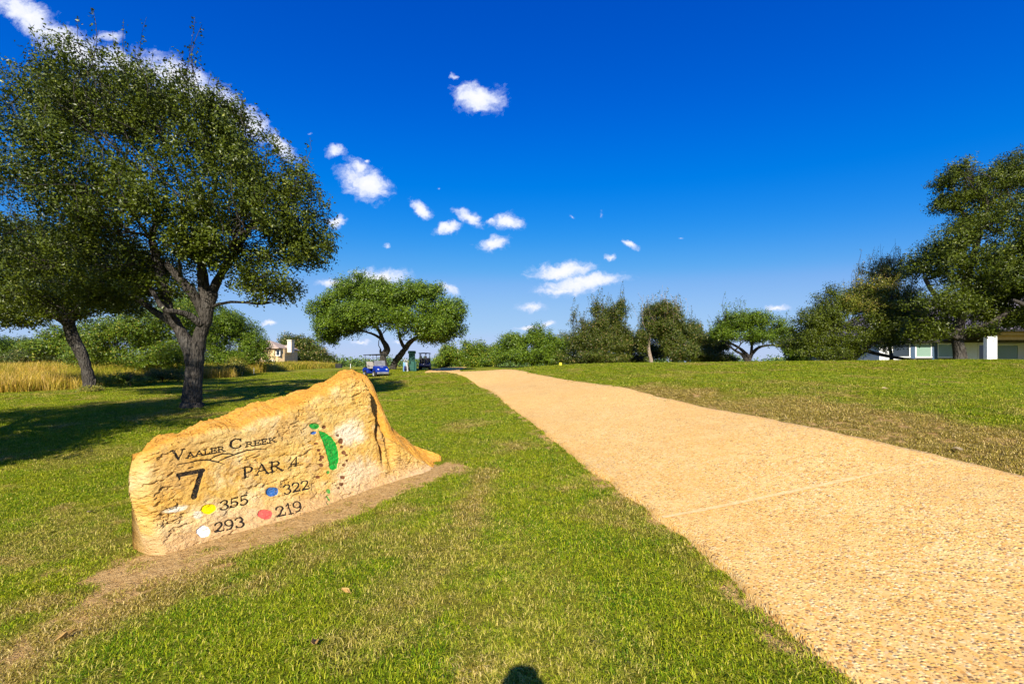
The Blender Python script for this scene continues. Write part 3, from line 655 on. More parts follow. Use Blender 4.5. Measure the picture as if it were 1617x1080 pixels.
    sw([(175,382),(250,368),(330,352),(420,346),(490,362),(550,381)], [5,7,9,11,9,4]); sw([(425,348),(480,315),(540,296),(600,296),(640,306)], [5,8,11,9,5])
    sw([(480,366),(560,330),(640,302),(740,268),(830,256),(900,255)], [5,9,10,9,7,4])
    # the seven
    sw([(188,468),(368,430)], [27, 30]); sw([(190,465),(196,503)], [22,9]); sw([(354,440),(332,540),(302,648)], [31, 29, 35]); sw([(262,412),(298,404)], [7,6])
    run('PAR', (698, 497), (1032, 431), 84); run('4', (1090, 408), (1165, 395), 78)
    run('355', (508, 764), (752, 706), 78); run('322', (1034, 634), (1248, 580), 76); run('293', (462, 944), (708, 884), 78); run('219', (944, 806), (1166, 744), 76)
    ell(412, 748, 60, 42, (.86, .68, .0)); ell(940, 608, 51, 38, (.028, .12, .34)); ell(863, 785, 54, 38, (.70, .085, .07)); ell(372, 935, 58, 48, (.86, .84, .78))
    ell(1292, 68, 42, 25, (.01, .25, .03), rot=5); ell(1280, 123, 24, 12, (.03, .12, .36))
    poly([(1325,105),(1380,120),(1430,160),(1470,215),(1487,280),(1480,350),(1465,415),(1435,430),(1410,420),(1400,360),(1385,280),(1355,190)], (.005, .27, .03))
    for q in [(1392,445,14,14),(1392,600,15,18),(1380,655,8,18),(1358,705,8,20)]: ell(*q, (.06, .25, .04), .006)
    for q in [(1372,77,18,14),(1484,145,14,9),(1508,190,20,24),(1305,212,18,9),(1325,266,16,12),(1335,296,12,7),(1350,322,20,16),(1338,345,14,12),(1342,388,20,13),(1518,240,14,9),(1528,285,18,16),(1548,305,12,9),(1550,350,12,9),(1525,387,16,10),(1320,487,16,13),(1515,488,20,14),(1508,545,20,14),(1480,575,12,8)]:
        ell(*q, (.16, .06, .025), .012, 0)
    soft = pa.copy()
    for _ in range(7):
        soft = np.maximum(soft, (np.roll(soft, 3, 0)+np.roll(soft, -3, 0)+np.roll(soft, 3, 1)+np.roll(soft, -3, 1))/4)
    W_ += crk*(1-smooth(.0, .25, soft))*np.maximum(smooth(L1-1.25, L1-1.1, S_), 1-smooth(.2, .35, S_)); W_ -= carve
    # colour masks
    def blob(x, y, rx, ry, sft=.5, rot=-14):
        c = Zp(x, y); ca, sa = math.cos(R(rot)), math.sin(R(rot)); ex = Zp(x+rx*ca, y+rx*sa)-c; ey = Zp(x-ry*sa, y+ry*ca)-c
        Mi = np.linalg.inv(np.array([ex, ey]).T); q = np.stack([S_-c[0], T_-c[1]], -1) @ Mi.T
        return 1-smooth(1-sft, 1+sft, np.hypot(q[..., 0], q[..., 1])+(fbm(S_*9, T_*9, 4, 19)-.5)*1.2)
    grey = np.maximum.reduce([blob(950, 130, 420, 110)*.65, blob(500, 180, 300, 90)*.5, blob(760, 780, 60, 22, .3, -40)*.9, blob(60, 480, 250, 140)*.45])
    pale = np.maximum.reduce([blob(317, 800, 34, 34, .25), blob(160, 748, 85, 24, .35), blob(1580, 130, 120, 90)*.8, blob(1650, 500, 200, 160)*.5, blob(480, 1060, 320, 70)*.7, blob(1250, 815, 40, 12, .3)*.9, blob(2150, 480, 200, 60)*.7, blob(560, 900, 500, 200)*.3])
    dirt = (1-smooth(.10, .26, T_+(fbm(S_*3, T_*3, 3, 33)-.5)*.12-.045*S_))*.8
    topm = smooth(.955, 1.0, fr)[None]*np.ones_like(S_)*.8
    # top and back
    tt = np.linspace(0, 1, nT+1)[1:]; Tt = tf[:, None]*(1-tt)+tb[:, None]*tt; th = .42*np.clip((s-L0)/.25, .15, 1)**.6*np.clip((L1-s)/.3, .15, 1)**.6
    St = np.repeat(s[:, None], nT, 1); wf = W_[:, -1:]
    steps = fbm(St*3, tt[None]*3+St*0, 4, 55)
    Tt = Tt+np.sin(np.pi*tt)[None]*.05*(steps-.35)*np.clip(St/1, 0, 1)+(np.floor(steps*7)/7-steps)*.14*np.sin(np.pi*tt)[None]
    Wt = wf*(1-tt)-(th[:, None])*tt+(fbm(St*6, tt[None]*4+St*0, 3, 56)-.5)*.05
    # plane lean already carries the face back, so the rest is measured from it
    bb = np.linspace(0, 1, nB+1)[1:]; Tb = tb[:, None]*(1-bb)+bot*bb; Sb = np.repeat(s[:, None], nB, 1)
    Wb = -(th[:, None])-.10*np.sin(np.pi*bb)[None]+(fbm(Sb*3, bb[None]*4+Sb*0, 4, 57)-.5)*.10-(tb[:, None]-Tb)*.28
    Sa = np.concatenate([S_+lsh, St+(lsh[:, -1:]), Sb+(lsh[:, -1:])*(1-bb)], 1); Ta = np.concatenate([T_, Tt, Tb], 1); Wa = np.concatenate([W_, Wt, Wb], 1)
    # world position: face plane leans back with height
    base = O
    Pn = base+Sa[..., None]*D+(Wa-Ta*lean)[..., None]*Nn+Ta[..., None]*np.array([0, 0, 1.])
    n = nF+nT+nB; idx = np.arange(nS*n).reshape(nS, n)
    q = np.stack([idx[:-1, :-1], idx[1:, :-1], idx[1:, 1:], idx[:-1, 1:]], -1).reshape(-1, 4)
    caps = []
    for j in (0, nS-1):                  # close the ends: front row k to back row
        m = nF+nT//2; a = idx[j, :m]; b = idx[j, m:][::-1]; k = np.linspace(0, len(b)-1, m).astype(int)
        cq = np.stack([a[:-1], a[1:], b[k][1:], b[k][:-1]], -1); caps.append(cq if j == 0 else cq[:, ::-1])
    z0 = np.zeros((nS, nT+nB)); cat = lambda a: np.concatenate([a, z0], 1).ravel()
    pc = np.zeros((nS, n, 4), np.float32); pc[:, :nF] = paint; pc[..., 3] = 1
    tops = np.concatenate([topm, .95-.25*smooth(.45, .7, fbm(St*3, tt[None]*5+St*0, 3, 58)), np.full((nS, nB), .6)], 1).ravel()
    cen = np.array([-2.2, 5.5, 0.]); cen[2] = tz1(-2.2, 5.5)
    root = empty('engraved_boulder', tuple(cen), 0, 'big ochre sandstone boulder carved with black golf hole lettering and coloured tee dots', 'boulder')
    qd = np.vstack([q, caps[0], caps[1]]); good = (qd[:, 0] != qd[:, 3]) & (qd[:, 1] != qd[:, 2])
    tri = qd[(qd[:, 2] == qd[:, 3])][:, :3]; qd = qd[(qd[:, 2] != qd[:, 3])]
    o = mesh_np('stone', Pn.reshape(-1, 3)-cen, [qd, tri] if len(tri) else qd, MROCK, root, attrs={'pa': cat(pa), 'grey': cat(grey*.6), 'pale': cat(pale), 'dirt': cat(dirt), 'top': tops}, colors={'paint': pc.reshape(-1, 4)})
build_boulder()

# ------------------------------------------------------------------ trees
def leaf_mesh(name, cen, nrm, size, mat, parent, g, asp=.55):
    n = len(cen); nrm = nrm/np.linalg.norm(nrm, axis=1, keepdims=True); a = g.normal(size=(n, 3)); a -= (a*nrm).sum(1, keepdims=True)*nrm; a /= np.linalg.norm(a, axis=1, keepdims=True); b = np.cross(nrm, a)
    L = (size*g.uniform(.6, 1.3, n))[:, None]; Wd = L*asp
    v = np.stack([cen-a*L*.5, cen+b*Wd*.5-nrm*L*.10, cen+a*L*.5, cen-b*Wd*.5-nrm*L*.10], 1).reshape(-1, 3)
    q = np.arange(n*4).reshape(-1, 4)
    return mesh_np(name, v, q, mat, parent, smooth_=False, attrs={'rnd': np.repeat(g.uniform(0, 1, n), 4)})
def foliage(blobs, nleaf, size, g, clump=.38, sub=9, fill=.25, gap=.0, droop=0):
    """clumps of sprigs spread on each blob: returns leaf centres, normals and the clump centres"""
    bl = np.array(blobs, float); vol = (bl[:, 3]*bl[:, 4]*bl[:, 5])**(2/3); vol /= vol.sum()
    cs = []; cr = []; cb = []
    for i, b in enumerate(bl):
        k = max(4, int(round(sub)))
        for j in range(k):
            d = g.normal(size=3); d /= np.linalg.norm(d); rr = g.uniform(fill, .88)**.6
            if d[2] < 0: d[2] *= .75
            if g.uniform() < .3: cs.append(b[:3]+d*b[3:6]*g.uniform(.9, 1.14)); cr.append(b[3:6]*clump*g.uniform(.35, .65))
            else: cs.append(b[:3]+d*b[3:6]*rr*.85); cr.append(b[3:6]*clump*g.uniform(.65, 1.25))
            cb.append(i)
    cs = np.array(cs); cr = np.array(cr); w = (cr.prod(1))**(2/3); w = w/w.sum()
    per = 14; ns = nleaf//per; ci = g.choice(len(cs), ns, p=w)
    d = g.normal(size=(ns, 3)); d /= np.linalg.norm(d, axis=1, keepdims=True); rad = g.uniform(.35, 1.0, ns)**.45*(1+.22*(g.uniform(0, 1, ns)**5))
    sp = cs[ci]+d*cr[ci]*rad[:, None]; sd = d+np.array([0, 0, .35]); sd /= np.linalg.norm(sd, axis=1, keepdims=True)
    nf = int(ns*.3); bi = g.choice(len(bl), nf, p=vol); d2 = g.normal(size=(nf, 3)); d2 /= np.linalg.norm(d2, axis=1, keepdims=True)
    sp[:nf] = bl[bi, :3]+d2*bl[bi, 3:6]*(g.uniform(0, 1, nf)**.45)[:, None]*.82
    if gap: 
        q = .16/size*.62; kp = (vnoise(sp[:, 0]*.85*q+3, sp[:, 2]*.95*q+sp[:, 1]*.3*q, 5)*.8+.7*vnoise(sp[:, 0]*2.2*q, sp[:, 2]*2.4*q+sp[:, 1]*.8*q, 6)) > gap*1.25; sp = sp[kp]; sd = sd[kp]; ns = len(sp)
    t = g.uniform(-.5, 1, (ns, per)); off = sd[:, None, :]*(t*size*3.2)[..., None]+g.normal(size=(ns, per, 3))*size*.75
    cen = (sp[:, None, :]+off).reshape(-1, 3); nr = g.normal(size=cen.shape)*.62+np.repeat(sd, per, 0)*1.15+np.array([0, -.1, .35])
    return cen, nr, cs, np.array(cb), cr
def wob(a, b, g, k=.12, n=6, sag=0):
    a = np.array(a, float); b = np.array(b, float); L = np.linalg.norm(b-a); pts = []
    o1 = g.normal(size=3)*k*L; o2 = g.normal(size=3)*k*L*.5
    for i in range(n+1):
        t = i/n; pts.append(a+(b-a)*t+o1*math.sin(math.pi*t)+o2*math.sin(2*math.pi*t)+np.array([0, 0, sag*L*math.sin(math.pi*t)]))
    return pts
def lin(a, b, n): return [a+(b-a)*i/n for i in range(n+1)]
def tree(name, label, base, limbs, blobs, nleaf, size, leaf, seed, bark=None, clump=.38, sub=9, fill=.25, gap=0, group=None, twigs=1, shoots=0, hub=None, limb_r=.12, cat='tree', asp=.55, bare_tw=0, trunk_sides=12):
    """limbs: lists of (point, radius) in world space; blobs: (x,y,z,rx,ry,rz) world"""
    g = np.random.default_rng(seed); base = np.array(base, float); bark = bark or BARK
    nleaf = int(nleaf*1.4); gap = max(0, gap-.14)
    root = empty(name, tuple(base), 0, label, cat, group); T = MB(); L = lambda p: np.asarray(p, float)-base
    for lb in limbs:
        pts = [L(p) for p, r in lb]; rs = [r for p, r in lb]; P2 = []; R2 = []
        for i in range(len(pts)-1):
            n = 5
            p0 = pts[max(i-1, 0)]; p1 = pts[i]; p2 = pts[i+1]; p3 = pts[min(i+2, len(pts)-1)]
            for j in range(n):
                t = j/n; P2.append(.5*((2*p1)+(-p0+p2)*t+(2*p0-5*p1+4*p2-p3)*t*t+(-p0+3*p1-3*p2+p3)*t**3)); R2.append((rs[i]*(1-t)+rs[i+1]*t)*(1+.10*g.normal()*.6))
        P2.append(pts[-1]); R2.append(rs[-1]); T.tube(P2, R2, trunk_sides)
    nodes = [(np.array(p, float), r) for lb in limbs for p, r in lb[-2:]]
    cen, nr, cs, cb, cr = foliage([b for b in blobs], nleaf, size, g, clump, sub, fill, gap)
    bc = [np.array(b[:3]) for b in blobs]
    if twigs:
        for i, b in enumerate(blobs):
            tgt = bc[i]-np.array([0, 0, b[5]*.35]); k = min(nodes, key=lambda q: np.linalg.norm(q[0]-tgt)+.4*max(0, q[0][2]-tgt[2])); r0 = min(k[1]*.75, limb_r)
            pts = wob(L(k[0]), L(tgt), g, .10, 7, .05); T.tube(pts, lin(r0, r0*.45, 7), 7); mid = [np.array(p)+base for p in pts[3:]]
            for j in np.where(cb == i)[0]:
                s0 = mid[g.integers(0, len(mid))]; T.tube(wob(L(s0), L(cs[j]), g, .12, 5, .04), lin(r0*.42, r0*.08, 5), 5)
                for q in range(int(twigs)):
                    e = cs[j]+g.normal(size=3)*cr[j]*.6; T.tube(wob(L(cs[j]*.6+s0*.4), L(e), g, .15, 4), lin(r0*.16, r0*.04, 4), 4)
    cc = [cen]; nn = [nr]
    for i in range(shoots):              # long upright shoots with small leaves along them
        j = g.integers(0, len(cs)); 
        top = cs[j]+np.array([g.normal()*cr[j][0]*.5, g.normal()*cr[j][1]*.5, cr[j][2]*.8])
        if top[2] < np.percentile(cs[:, 2], 45): continue
        h = g.uniform(.5, 1.3)*size*11; e = top+np.array([g.normal()*.25*h, g.normal()*.2*h, h]); T.tube(wob(L(top-np.array([0, 0, h*.5])), L(e), g, .06, 5), lin(size*.14, size*.05, 5), 4)
        m = 26 if g.uniform() > bare_tw else 4; tt = g.uniform(0, 1, m)[:, None]; cc.append(top*(1-tt)+e*tt+g.normal(size=(m, 3))*size*.45); nn.append(g.normal(size=(m, 3)))
    cen = np.vstack(cc); nr = np.vstack(nn)
    T.build('trunk', bark, root, smooth_=True)
    leaf_mesh('crown', cen-base, nr, size, leaf, root, g, asp)
    return root
def B(px, py, rx, ry, d, dep=None): # crown blob from its outline in the photo and its distance
    p = P(px, py, d); k = d/F; return (p[0], p[1], p[2], rx*k, (dep if dep else (rx+ry)/2*k), ry*k)
def LB(pts): return [(P(x, y, d), r) for (x, y, d, r) in pts]
OAKG = 'live oaks on the left of the lawn'
b1 = P(303, 645, 14.5)
tree('live_oak', 'large live oak with forked grey trunk standing left of the carved boulder', b1,
     [LB([(303,652,14.5,.44),(303,642,14.5,.34),(303,630,14.5,.28),(306,595,14.5,.24),(309,562,14.5,.25),(316,530,14.5,.20),(325,505,14.5,.18),(327,488,14.5,.17)]),
      LB([(307,575,14.5,.24),(298,548,14.4,.21),(283,520,14.3,.17),(268,497,14.2,.15),(262,470,14.1,.13),(252,430,14.1,.14),(240,380,14,.10)]),
      LB([(325,500,14.5,.18),(313,478,14.4,.14),(298,455,14.2,.14),(283,440,14.1,.11),(262,415,14,.08)]),
      LB([(326,495,14.5,.18),(335,465,14.6,.15),(345,440,14.8,.12),(370,400,15,.11),(400,350,15,.07)]),
      LB([(326,490,14.5,.20),(322,455,14.6,.16),(318,400,14.6,.11),(325,340,14.6,.07)]),
      LB([(318,512,14.4,.13),(298,498,14.1,.10),(278,492,13.8,.085),(258,487,13.6,.07),(235,450,13.5,.05)]),
      LB([(280,514,14.2,.14),(250,496,14.4,.11),(225,478,14.6,.08),(190,450,14.8,.05)])],
     [B(70,180,75,80,15.5,2.4),B(155,150,85,72,15,2.3),B(250,185,90,72,14.6,2.2),B(335,225,85,75,14.3,2.1),B(410,270,78,66,14.4,2),B(470,325,62,62,14.6,1.7),B(455,395,70,52,14.4,1.7),
      B(395,420,60,50,14.8,1.6),B(355,330,95,80,13.2,1.7),B(250,300,100,85,13,1.8),B(140,285,95,90,13.6,2),B(50,290,80,95,15,2.2),B(200,400,95,62,13.6,2),B(110,400,90,62,14.4,2),B(420,455,55,28,14.0,1.3),B(250,430,70,45,15.5,1.5),B(40,390,70,70,15.5,2),B(170,462,70,36,14.5,1.6),B(80,465,70,34,15.5,1.8),B(235,458,40,24,13.8,1),B(10,450,60,50,16,1.8),B(330,400,50,34,15.2,1.5),B(490,380,42,40,14.8,1.2),B(230,150,50,34,15,1.4),B(370,195,40,30,14.6,1.2),B(100,125,40,28,15.4,1.2),B(118,170,50,46,13.9,1),B(175,345,60,40,12.8,1),B(300,390,44,34,13.2,1),B(385,350,50,44,12.9,1)],
     175000, .09, LEAF_OAK, 11, clump=.30, sub=14, fill=.3, twigs=2, shoots=260, limb_r=.05, group=OAKG, gap=.52)
b2 = P(140, 620, 21.6)
tree('live_oak', 'leaning live oak with a thin dark trunk at the tall grass edge', b2,
     [LB([(141,624,21.6,.36),(141,612,21.6,.27),(139,592,21.6,.23),(130,562,21.5,.22),(116,535,21.4,.25),(108,508,21.3,.24),(106,480,21.3,.2)]),
      LB([(112,515,21.3,.22),(90,500,21,.16),(60,490,20.7,.12),(20,480,20.5,.07)]), LB([(106,500,21.3,.2),(130,480,21.3,.15),(170,460,21,.1)])],
     [B(25,455,70,42,21,2.4),B(100,460,80,40,21,2.4),B(170,455,70,36,21,2.4),B(70,400,90,50,22,2.6),B(160,400,80,45,22,2.5),B(-20,480,60,38,21,2.2),B(200,440,45,32,22,1.6),B(40,492,60,22,20,1.8),B(120,488,60,20,22,1.8),B(195,480,40,22,22,1.5),B(5,505,40,16,20.5,1.5)],
     52000, .11, LEAF_OAK, 12, sub=10, twigs=2, group=OAKG, limb_r=.15, gap=.35)
b0 = np.array([-13.4, 4.6, tz1(-13.4, 4.6)])
tree('live_oak', 'live oak cut off by the left border, only its outermost boughs in view', b0,
     [[(b0+np.array([0, 0, -.2]), .45), (b0+np.array([.1, 0, 1.2]), .34), (b0+np.array([.3, .2, 2.6]), .30), (b0+np.array([1.0, .6, 4]), .2)]],
     [(-10.6,3.0,3.9,2.1,1.9,1.1),(-10.0,4.8,4.5,2.0,1.9,1.3),(-12.4,3.6,6.0,2.5,2.3,1.5),(-11.2,6.2,5.3,2.0,1.8,1.4),(-14.4,5.4,5.4,2.6,2.3,1.6),(-12.6,7.6,5.2,2.2,1.9,1.4),(-12.0,8.8,6.4,1.9,1.8,1.3),(-9.6,3.6,3.3,1.4,1.4,.7),(-12.6,9.4,3.9,1.9,1.6,1.0)],
     66000, .085, LEAF_OAK, 13, sub=10, twigs=2, group=OAKG, gap=.34)
b3 = P(618, 585, 46)
tree('live_oak', 'broad rounded live oak with two curving trunks shading the parked golf carts', b3,
     [LB([(620,587,46,.42),(621,580,46,.33),(625,570,46,.30),(633,560,46,.31),(641,549,46,.28),(648,540,45.8,.24),(660,532,45.5,.17),(680,520,45,.1)]),
      LB([(640,551,46,.2),(635,543,46,.17),(631,532,46,.14),(628,515,46,.1)]),
      LB([(608,590,44.5,.38),(606,575,44.5,.34),(605,563,44.5,.32),(611,553,44.5,.34),(609,545,44.6,.26),(604,537,44.8,.22),(600,525,45,.17),(590,510,45,.1)]),
      LB([(603,536,44.8,.14),(590,528,44.5,.12),(570,522,44,.07)]), LB([(605,565,44.5,.15),(601,556,44.2,.12),(601,551,44.2,.06)])],
     [B(512,490,30,26,46,3),B(530,515,38,22,45,3),B(560,470,40,28,47,4),B(600,465,42,24,46,4.5),B(650,468,45,26,46,4.5),B(690,490,40,34,46,4),B(712,510,24,24,46,3),B(570,500,50,25,43,3),B(620,500,50,28,42,3),B(670,515,45,26,43,3),B(690,532,30,14,45,3),B(515,532,22,14,45,2),B(600,480,60,30,49,3)],
     105000, .17, LEAF_MID, 14, clump=.34, sub=11, fill=.35, twigs=1, limb_r=.2, gap=.30, asp=.6)

# background trees on the left
def bush_tree(name, label, px, py0, d, blobs, nleaf, size, leaf, seed, **kw):
    b = P(px, py0, d); b[2] = min(b[2], tz1(b[0], b[1])); z = np.mean([q[2] for q in blobs]); k = kw.pop('tr', .16)
    lim = [[(b+np.array([0, 0, -.2]), k*1.3), (b+np.array([.1, 0, .6]), k), (np.array([b[0]-.2, b[1], (b[2]+z)/2]), k*.8), (np.array([b[0]+.2, b[1], z]), k*.5)]]
    kw.setdefault('limb_r', k*.7)
    return tree(name, label, b, lim, blobs, nleaf, size, leaf, seed, **kw)
BG = 'trees behind the left meadow'
bush_tree('mesquite_tree', 'wide bright green tree with ground-sweeping foliage seen behind the forked oak trunk', 225, 592, 34, [B(180,530,55,38,34,3),B(240,520,60,42,34,3),B(290,500,40,35,34.5,3),B(150,560,40,25,34,2.5),B(220,565,60,25,33,2.5),B(280,560,40,28,33,2.5)], 60000, .12, LEAF_BRIGHT, 21, group=BG, sub=11, gap=.3)
bush_tree('dark_oak', 'round dark green tree between the forked oak and the stone house', 380, 585, 48, [B(330,520,35,38,47,3),B(375,520,38,30,48,3),B(400,545,28,24,48,2.5),B(340,560,40,22,47,3),B(385,565,38,14,47,3),B(300,478,45,18,46,3)], 45000, .16, LEAF_MID, 22, group=BG, sub=10)
bush_tree('oak_tree', 'rounded oak just right of the stone house, its far side touching the horizon', 480, 578, 100, [B(470,545,24,14,100,4),B(490,552,18,14,100,4),B(505,563,12,12,100,3),B(478,566,30,10,98,4),B(455,545,14,12,102,3),B(517,571,10,6,100,3)], 22000, .36, LEAF_DUSK, 23, group=BG, twigs=0)
for i, (px, py, rx, ry, d, lf) in enumerate([(20,552,40,22,60,0),(75,556,40,18,64,1),(115,545,35,24,50,0),(-30,548,40,26,58,1),(50,566,34,13,52,2)]):
    bush_tree('oak_tree', ['low green oak at the left border beyond the meadow', 'second low oak from the left border, beyond the meadow', 'oak touching the left side of the leaning trunk, beyond the meadow', 'oak mostly cut off by the left border beyond the meadow', 'grey green bush in front of the low oaks at far left'][i], px, 580, d,
              [B(px, py, rx, ry, d, 3), B(px-rx*.5, py+6, rx*.6, ry*.7, d-1, 3), B(px+rx*.5, py+5, rx*.6, ry*.75, d-1, 3)], 15000, .2, [LEAF_BRIGHT, LEAF_MID, LEAF_DUSK][lf], 30+i, group=BG, twigs=0)
bush_tree('shrub', 'dry brown green shrub at the foot of the dark tree beside the meadow', 345, 597, 40, [B(330,588,26,9,40,1.5),B(362,586,22,9,40,1.5),B(300,590,22,8,39,1.5)], 9000, .13, LEAF_DUSK, 40, twigs=0, cat='shrub')
bush_tree('shaded_grass_clump', 'green leaf clump added for the shaded grass at the lawn edge right of the leaning oak', 205, 606, 26, [B(190,600,24,9,26,.8),B(222,601,20,8,26,.8),B(205,596,16,8,26.5,.8)], 5200, .075, LEAF_MID, 81, twigs=0, cat='shrub', tr=.04)  # these clumps are added in place of grass shaded by the left oaks
bush_tree('shaded_grass_clump', 'green leaf clump added for the shaded tall grass left of the leaning oak', 70, 612, 25, [B(40,604,30,9,25,.8),B(85,604,26,9,25,.8),B(10,605,22,9,25,.8)], 6200, .075, LEAF_MID, 82, twigs=0, cat='shrub', tr=.04)
bush_tree('shaded_grass_clump', 'small leaf clump added for the shaded grass round the foot of the leaning oak', 147, 619, 21.3, [B(132,615,9,6,21.3,.4),B(152,616,11,6,21.2,.4)], 1500, .06, LEAF_VINE, 83, twigs=0, cat='shrub', tr=.03)
bush_tree('shaded_grass_clump', 'dark leaf clump added for the shaded grass between the two left oak trunks', 255, 600, 30, [B(245,592,24,9,30,.9),B(275,593,18,8,30,.9)], 5200, .085, LEAF_DUSK, 84, twigs=0, cat='shrub', tr=.04)
bush_tree('shrub', 'yellow green shrub between the dark tree and the stone house', 372, 584, 44, [B(368,576,10,9,44,1),B(380,578,9,8,44,1)], 3000, .12, LEAF_VINE, 41, twigs=0, cat='shrub')
# the row of trees across the middle and right
RG = 'trees along the far side of the right lawn'
bush_tree('hedge_oak', 'low bright green oak thicket just right of the golf carts', 745, 582, 66, [B(715,562,20,14,66,3),B(745,560,25,16,66,3),B(775,562,20,14,66,3),B(745,572,40,8,64,3),B(700,572,12,8,66,3)], 26000, .24, LEAF_BRIGHT, 50, group=RG, twigs=0)
bush_tree('hedge_oak', 'bushy green oak between the low thicket and the tall wispy tree', 840, 580, 58, [B(815,545,25,18,58,3),B(850,540,30,24,58,3),B(880,548,24,22,57,3),B(830,562,35,14,56,3),B(870,565,30,12,56,3),B(795,560,14,14,58,2)], 38000, .2, LEAF_MID, 51, group=RG)
bush_tree('cedar_elm', 'tall ragged tree with a high pointed top and grey bare twigs, centre of the row', 957, 580, 52, [B(975,490,16,24,52,1.8),B(968,520,24,24,52,2),B(940,515,20,22,52,2),B(950,545,34,22,51,2.5),B(985,545,18,24,52,2),B(905,512,9,14,52,1),B(920,540,22,22,52,2),B(960,565,50,12,50,2.5),B(942,488,10,14,52,1)], 40000, .15, LEAF_DUSK, 52, group=RG, gap=.42, shoots=120, bare_tw=.5, twigs=3)
bush_tree('elm_tree', 'upright sparse tree with a pale forked trunk showing low on its left side', 1027, 580, 50, [B(1040,490,26,16,50,2),B(1020,510,16,20,50,1.6),B(1065,495,16,18,50,1.6),B(1045,520,26,20,50,2),B(1015,540,12,20,50,1.4),B(1075,520,14,20,50,1.6)], 26000, .15, LEAF_DUSK, 53, bark=BARKP, group=RG, gap=.5, shoots=90, bare_tw=.4, twigs=3, tr=.2)
bush_tree('dark_oak', 'dense dark oak filling the gap between the pale trunk and the open oak', 1085, 580, 50, [B(1060,535,22,22,50,2.5),B(1095,535,28,22,50,2.5),B(1085,558,40,16,48,2.5),B(1125,550,20,18,50,2),B(1130,566,24,9,48,2),B(1140,545,14,14,50,2)], 36000, .16, LEAF_DUSK, 54, group=RG)
bush_tree('undergrowth_shrub', 'low dark shrubs filling the foot of the row below the wispy tree', 930, 581, 55, [B(900,566,30,12,55,2),B(940,568,30,10,55,2),B(985,566,28,13,55,2),B(1012,570,16,9,54,2)], 16000, .18, LEAF_DUSK, 71, group=RG, twigs=0, cat='shrub')
bush_tree('undergrowth_shrub', 'low green shrubs between the dark oak and the open crowned oak', 1120, 581, 56, [B(1110,568,28,10,56,2),B(1145,569,22,9,56,2)], 9000, .18, LEAF_MID, 72, group=RG, twigs=0, cat='shrub')
bush_tree('dark_oak', 'ragged dark tree filling in right behind the upright sparse tree', 1062, 580, 57, [B(1050,520,30,26,57,2.5),B(1010,545,18,22,57,2),B(1090,520,22,22,57,2.2),B(1035,555,30,16,57,2.2)], 26000, .18, LEAF_DUSK, 73, group=RG, gap=.42, shoots=60, bare_tw=.5)
bush_tree('dark_oak', 'dark tree behind the wispy tree, joining it to the bushy green oak', 925, 580, 62, [B(905,540,26,22,62,2.5),B(935,530,24,24,62,2.5),B(985,540,22,22,62,2.2),B(960,510,22,24,62,2)], 26000, .19, LEAF_DUSK, 74, group=RG, gap=.4, shoots=40, bare_tw=.4)
bush_tree('oak_tree', 'small oak seen low between the open crowned oak and the vine draped oak', 1255, 579, 40, [B(1252,552,16,16,40,1.4),B(1262,566,20,9,40,1.3)], 8000, .13, LEAF_MID, 75, group=RG, twigs=0)
b = P(1182, 582, 44)
tree('live_oak', 'open crowned oak with dark spreading limbs and sky under its branches', b,
     [LB([(1183,584,44,.3),(1182,572,44,.24),(1180,562,44,.2),(1168,550,44,.13),(1150,540,44,.08)]), LB([(1182,570,44,.22),(1188,558,44,.17),(1200,548,44,.12),(1220,545,43.6,.08),(1235,548,43.5,.04)]), LB([(1180,572,44,.2),(1172,560,43.8,.14),(1160,553,43.5,.1),(1140,538,43.4,.06)]), LB([(1186,560,44,.15),(1188,540,44,.1),(1190,520,44,.06)])],
     [B(1150,515,26,20,44,2.4),B(1185,505,28,18,44,2.4),B(1215,515,26,20,44,2.4),B(1235,530,16,16,44,1.8),B(1170,530,26,14,43,2),B(1205,532,26,12,43,2),B(1135,525,14,14,44,1.6)], 30000, .14, LEAF_MID, 55, group=RG, gap=.5, shoots=50, twigs=3, bare_tw=.3)
b = P(1330, 580, 27)
tree('vine_covered_oak', 'sprawling oak draped in yellow vines with bare twigs along its top', b,
     [LB([(1345,582,27,.28),(1340,570,27,.24),(1330,555,27,.2),(1310,540,27,.12)]), LB([(1352,548,26.8,.11),(1375,556,26.5,.10),(1400,562,26.3,.09),(1425,566,26,.075),(1455,569,25.6,.06),(1485,569,25.4,.03)]), LB([(1342,570,27,.2),(1370,545,27,.16),(1400,500,27,.1),(1410,460,27,.06)])],
     [B(1285,505,38,28,27,1.6),B(1275,540,36,28,27,1.5),B(1320,495,40,35,27.5,1.8),B(1345,540,50,28,26.5,1.6),B(1310,558,45,14,26,1.3),B(1395,520,48,34,26.5,1.6),B(1370,470,38,30,28,1.5),B(1440,500,38,40,27,1.6)], 70000, .095, LEAF_OAK, 56, group=RG, gap=.33, twigs=2)
bush_tree('vine_thicket', 'yellow green vine growth with a crest of leafless twigs on top of the sprawling oak', 1405, 576, 29, [B(1405,430,38,30,28.5,1.5),B(1375,455,36,26,28,1.4),B(1345,480,34,20,27.6,1.3),B(1425,465,36,28,28,1.4),B(1395,485,40,20,26.2,.8)], 26000, .085, LEAF_VINE, 57, gap=.48, shoots=330, bare_tw=.85, twigs=3, tr=.1, cat='vines')
b = P(1516, 582, 23.5)
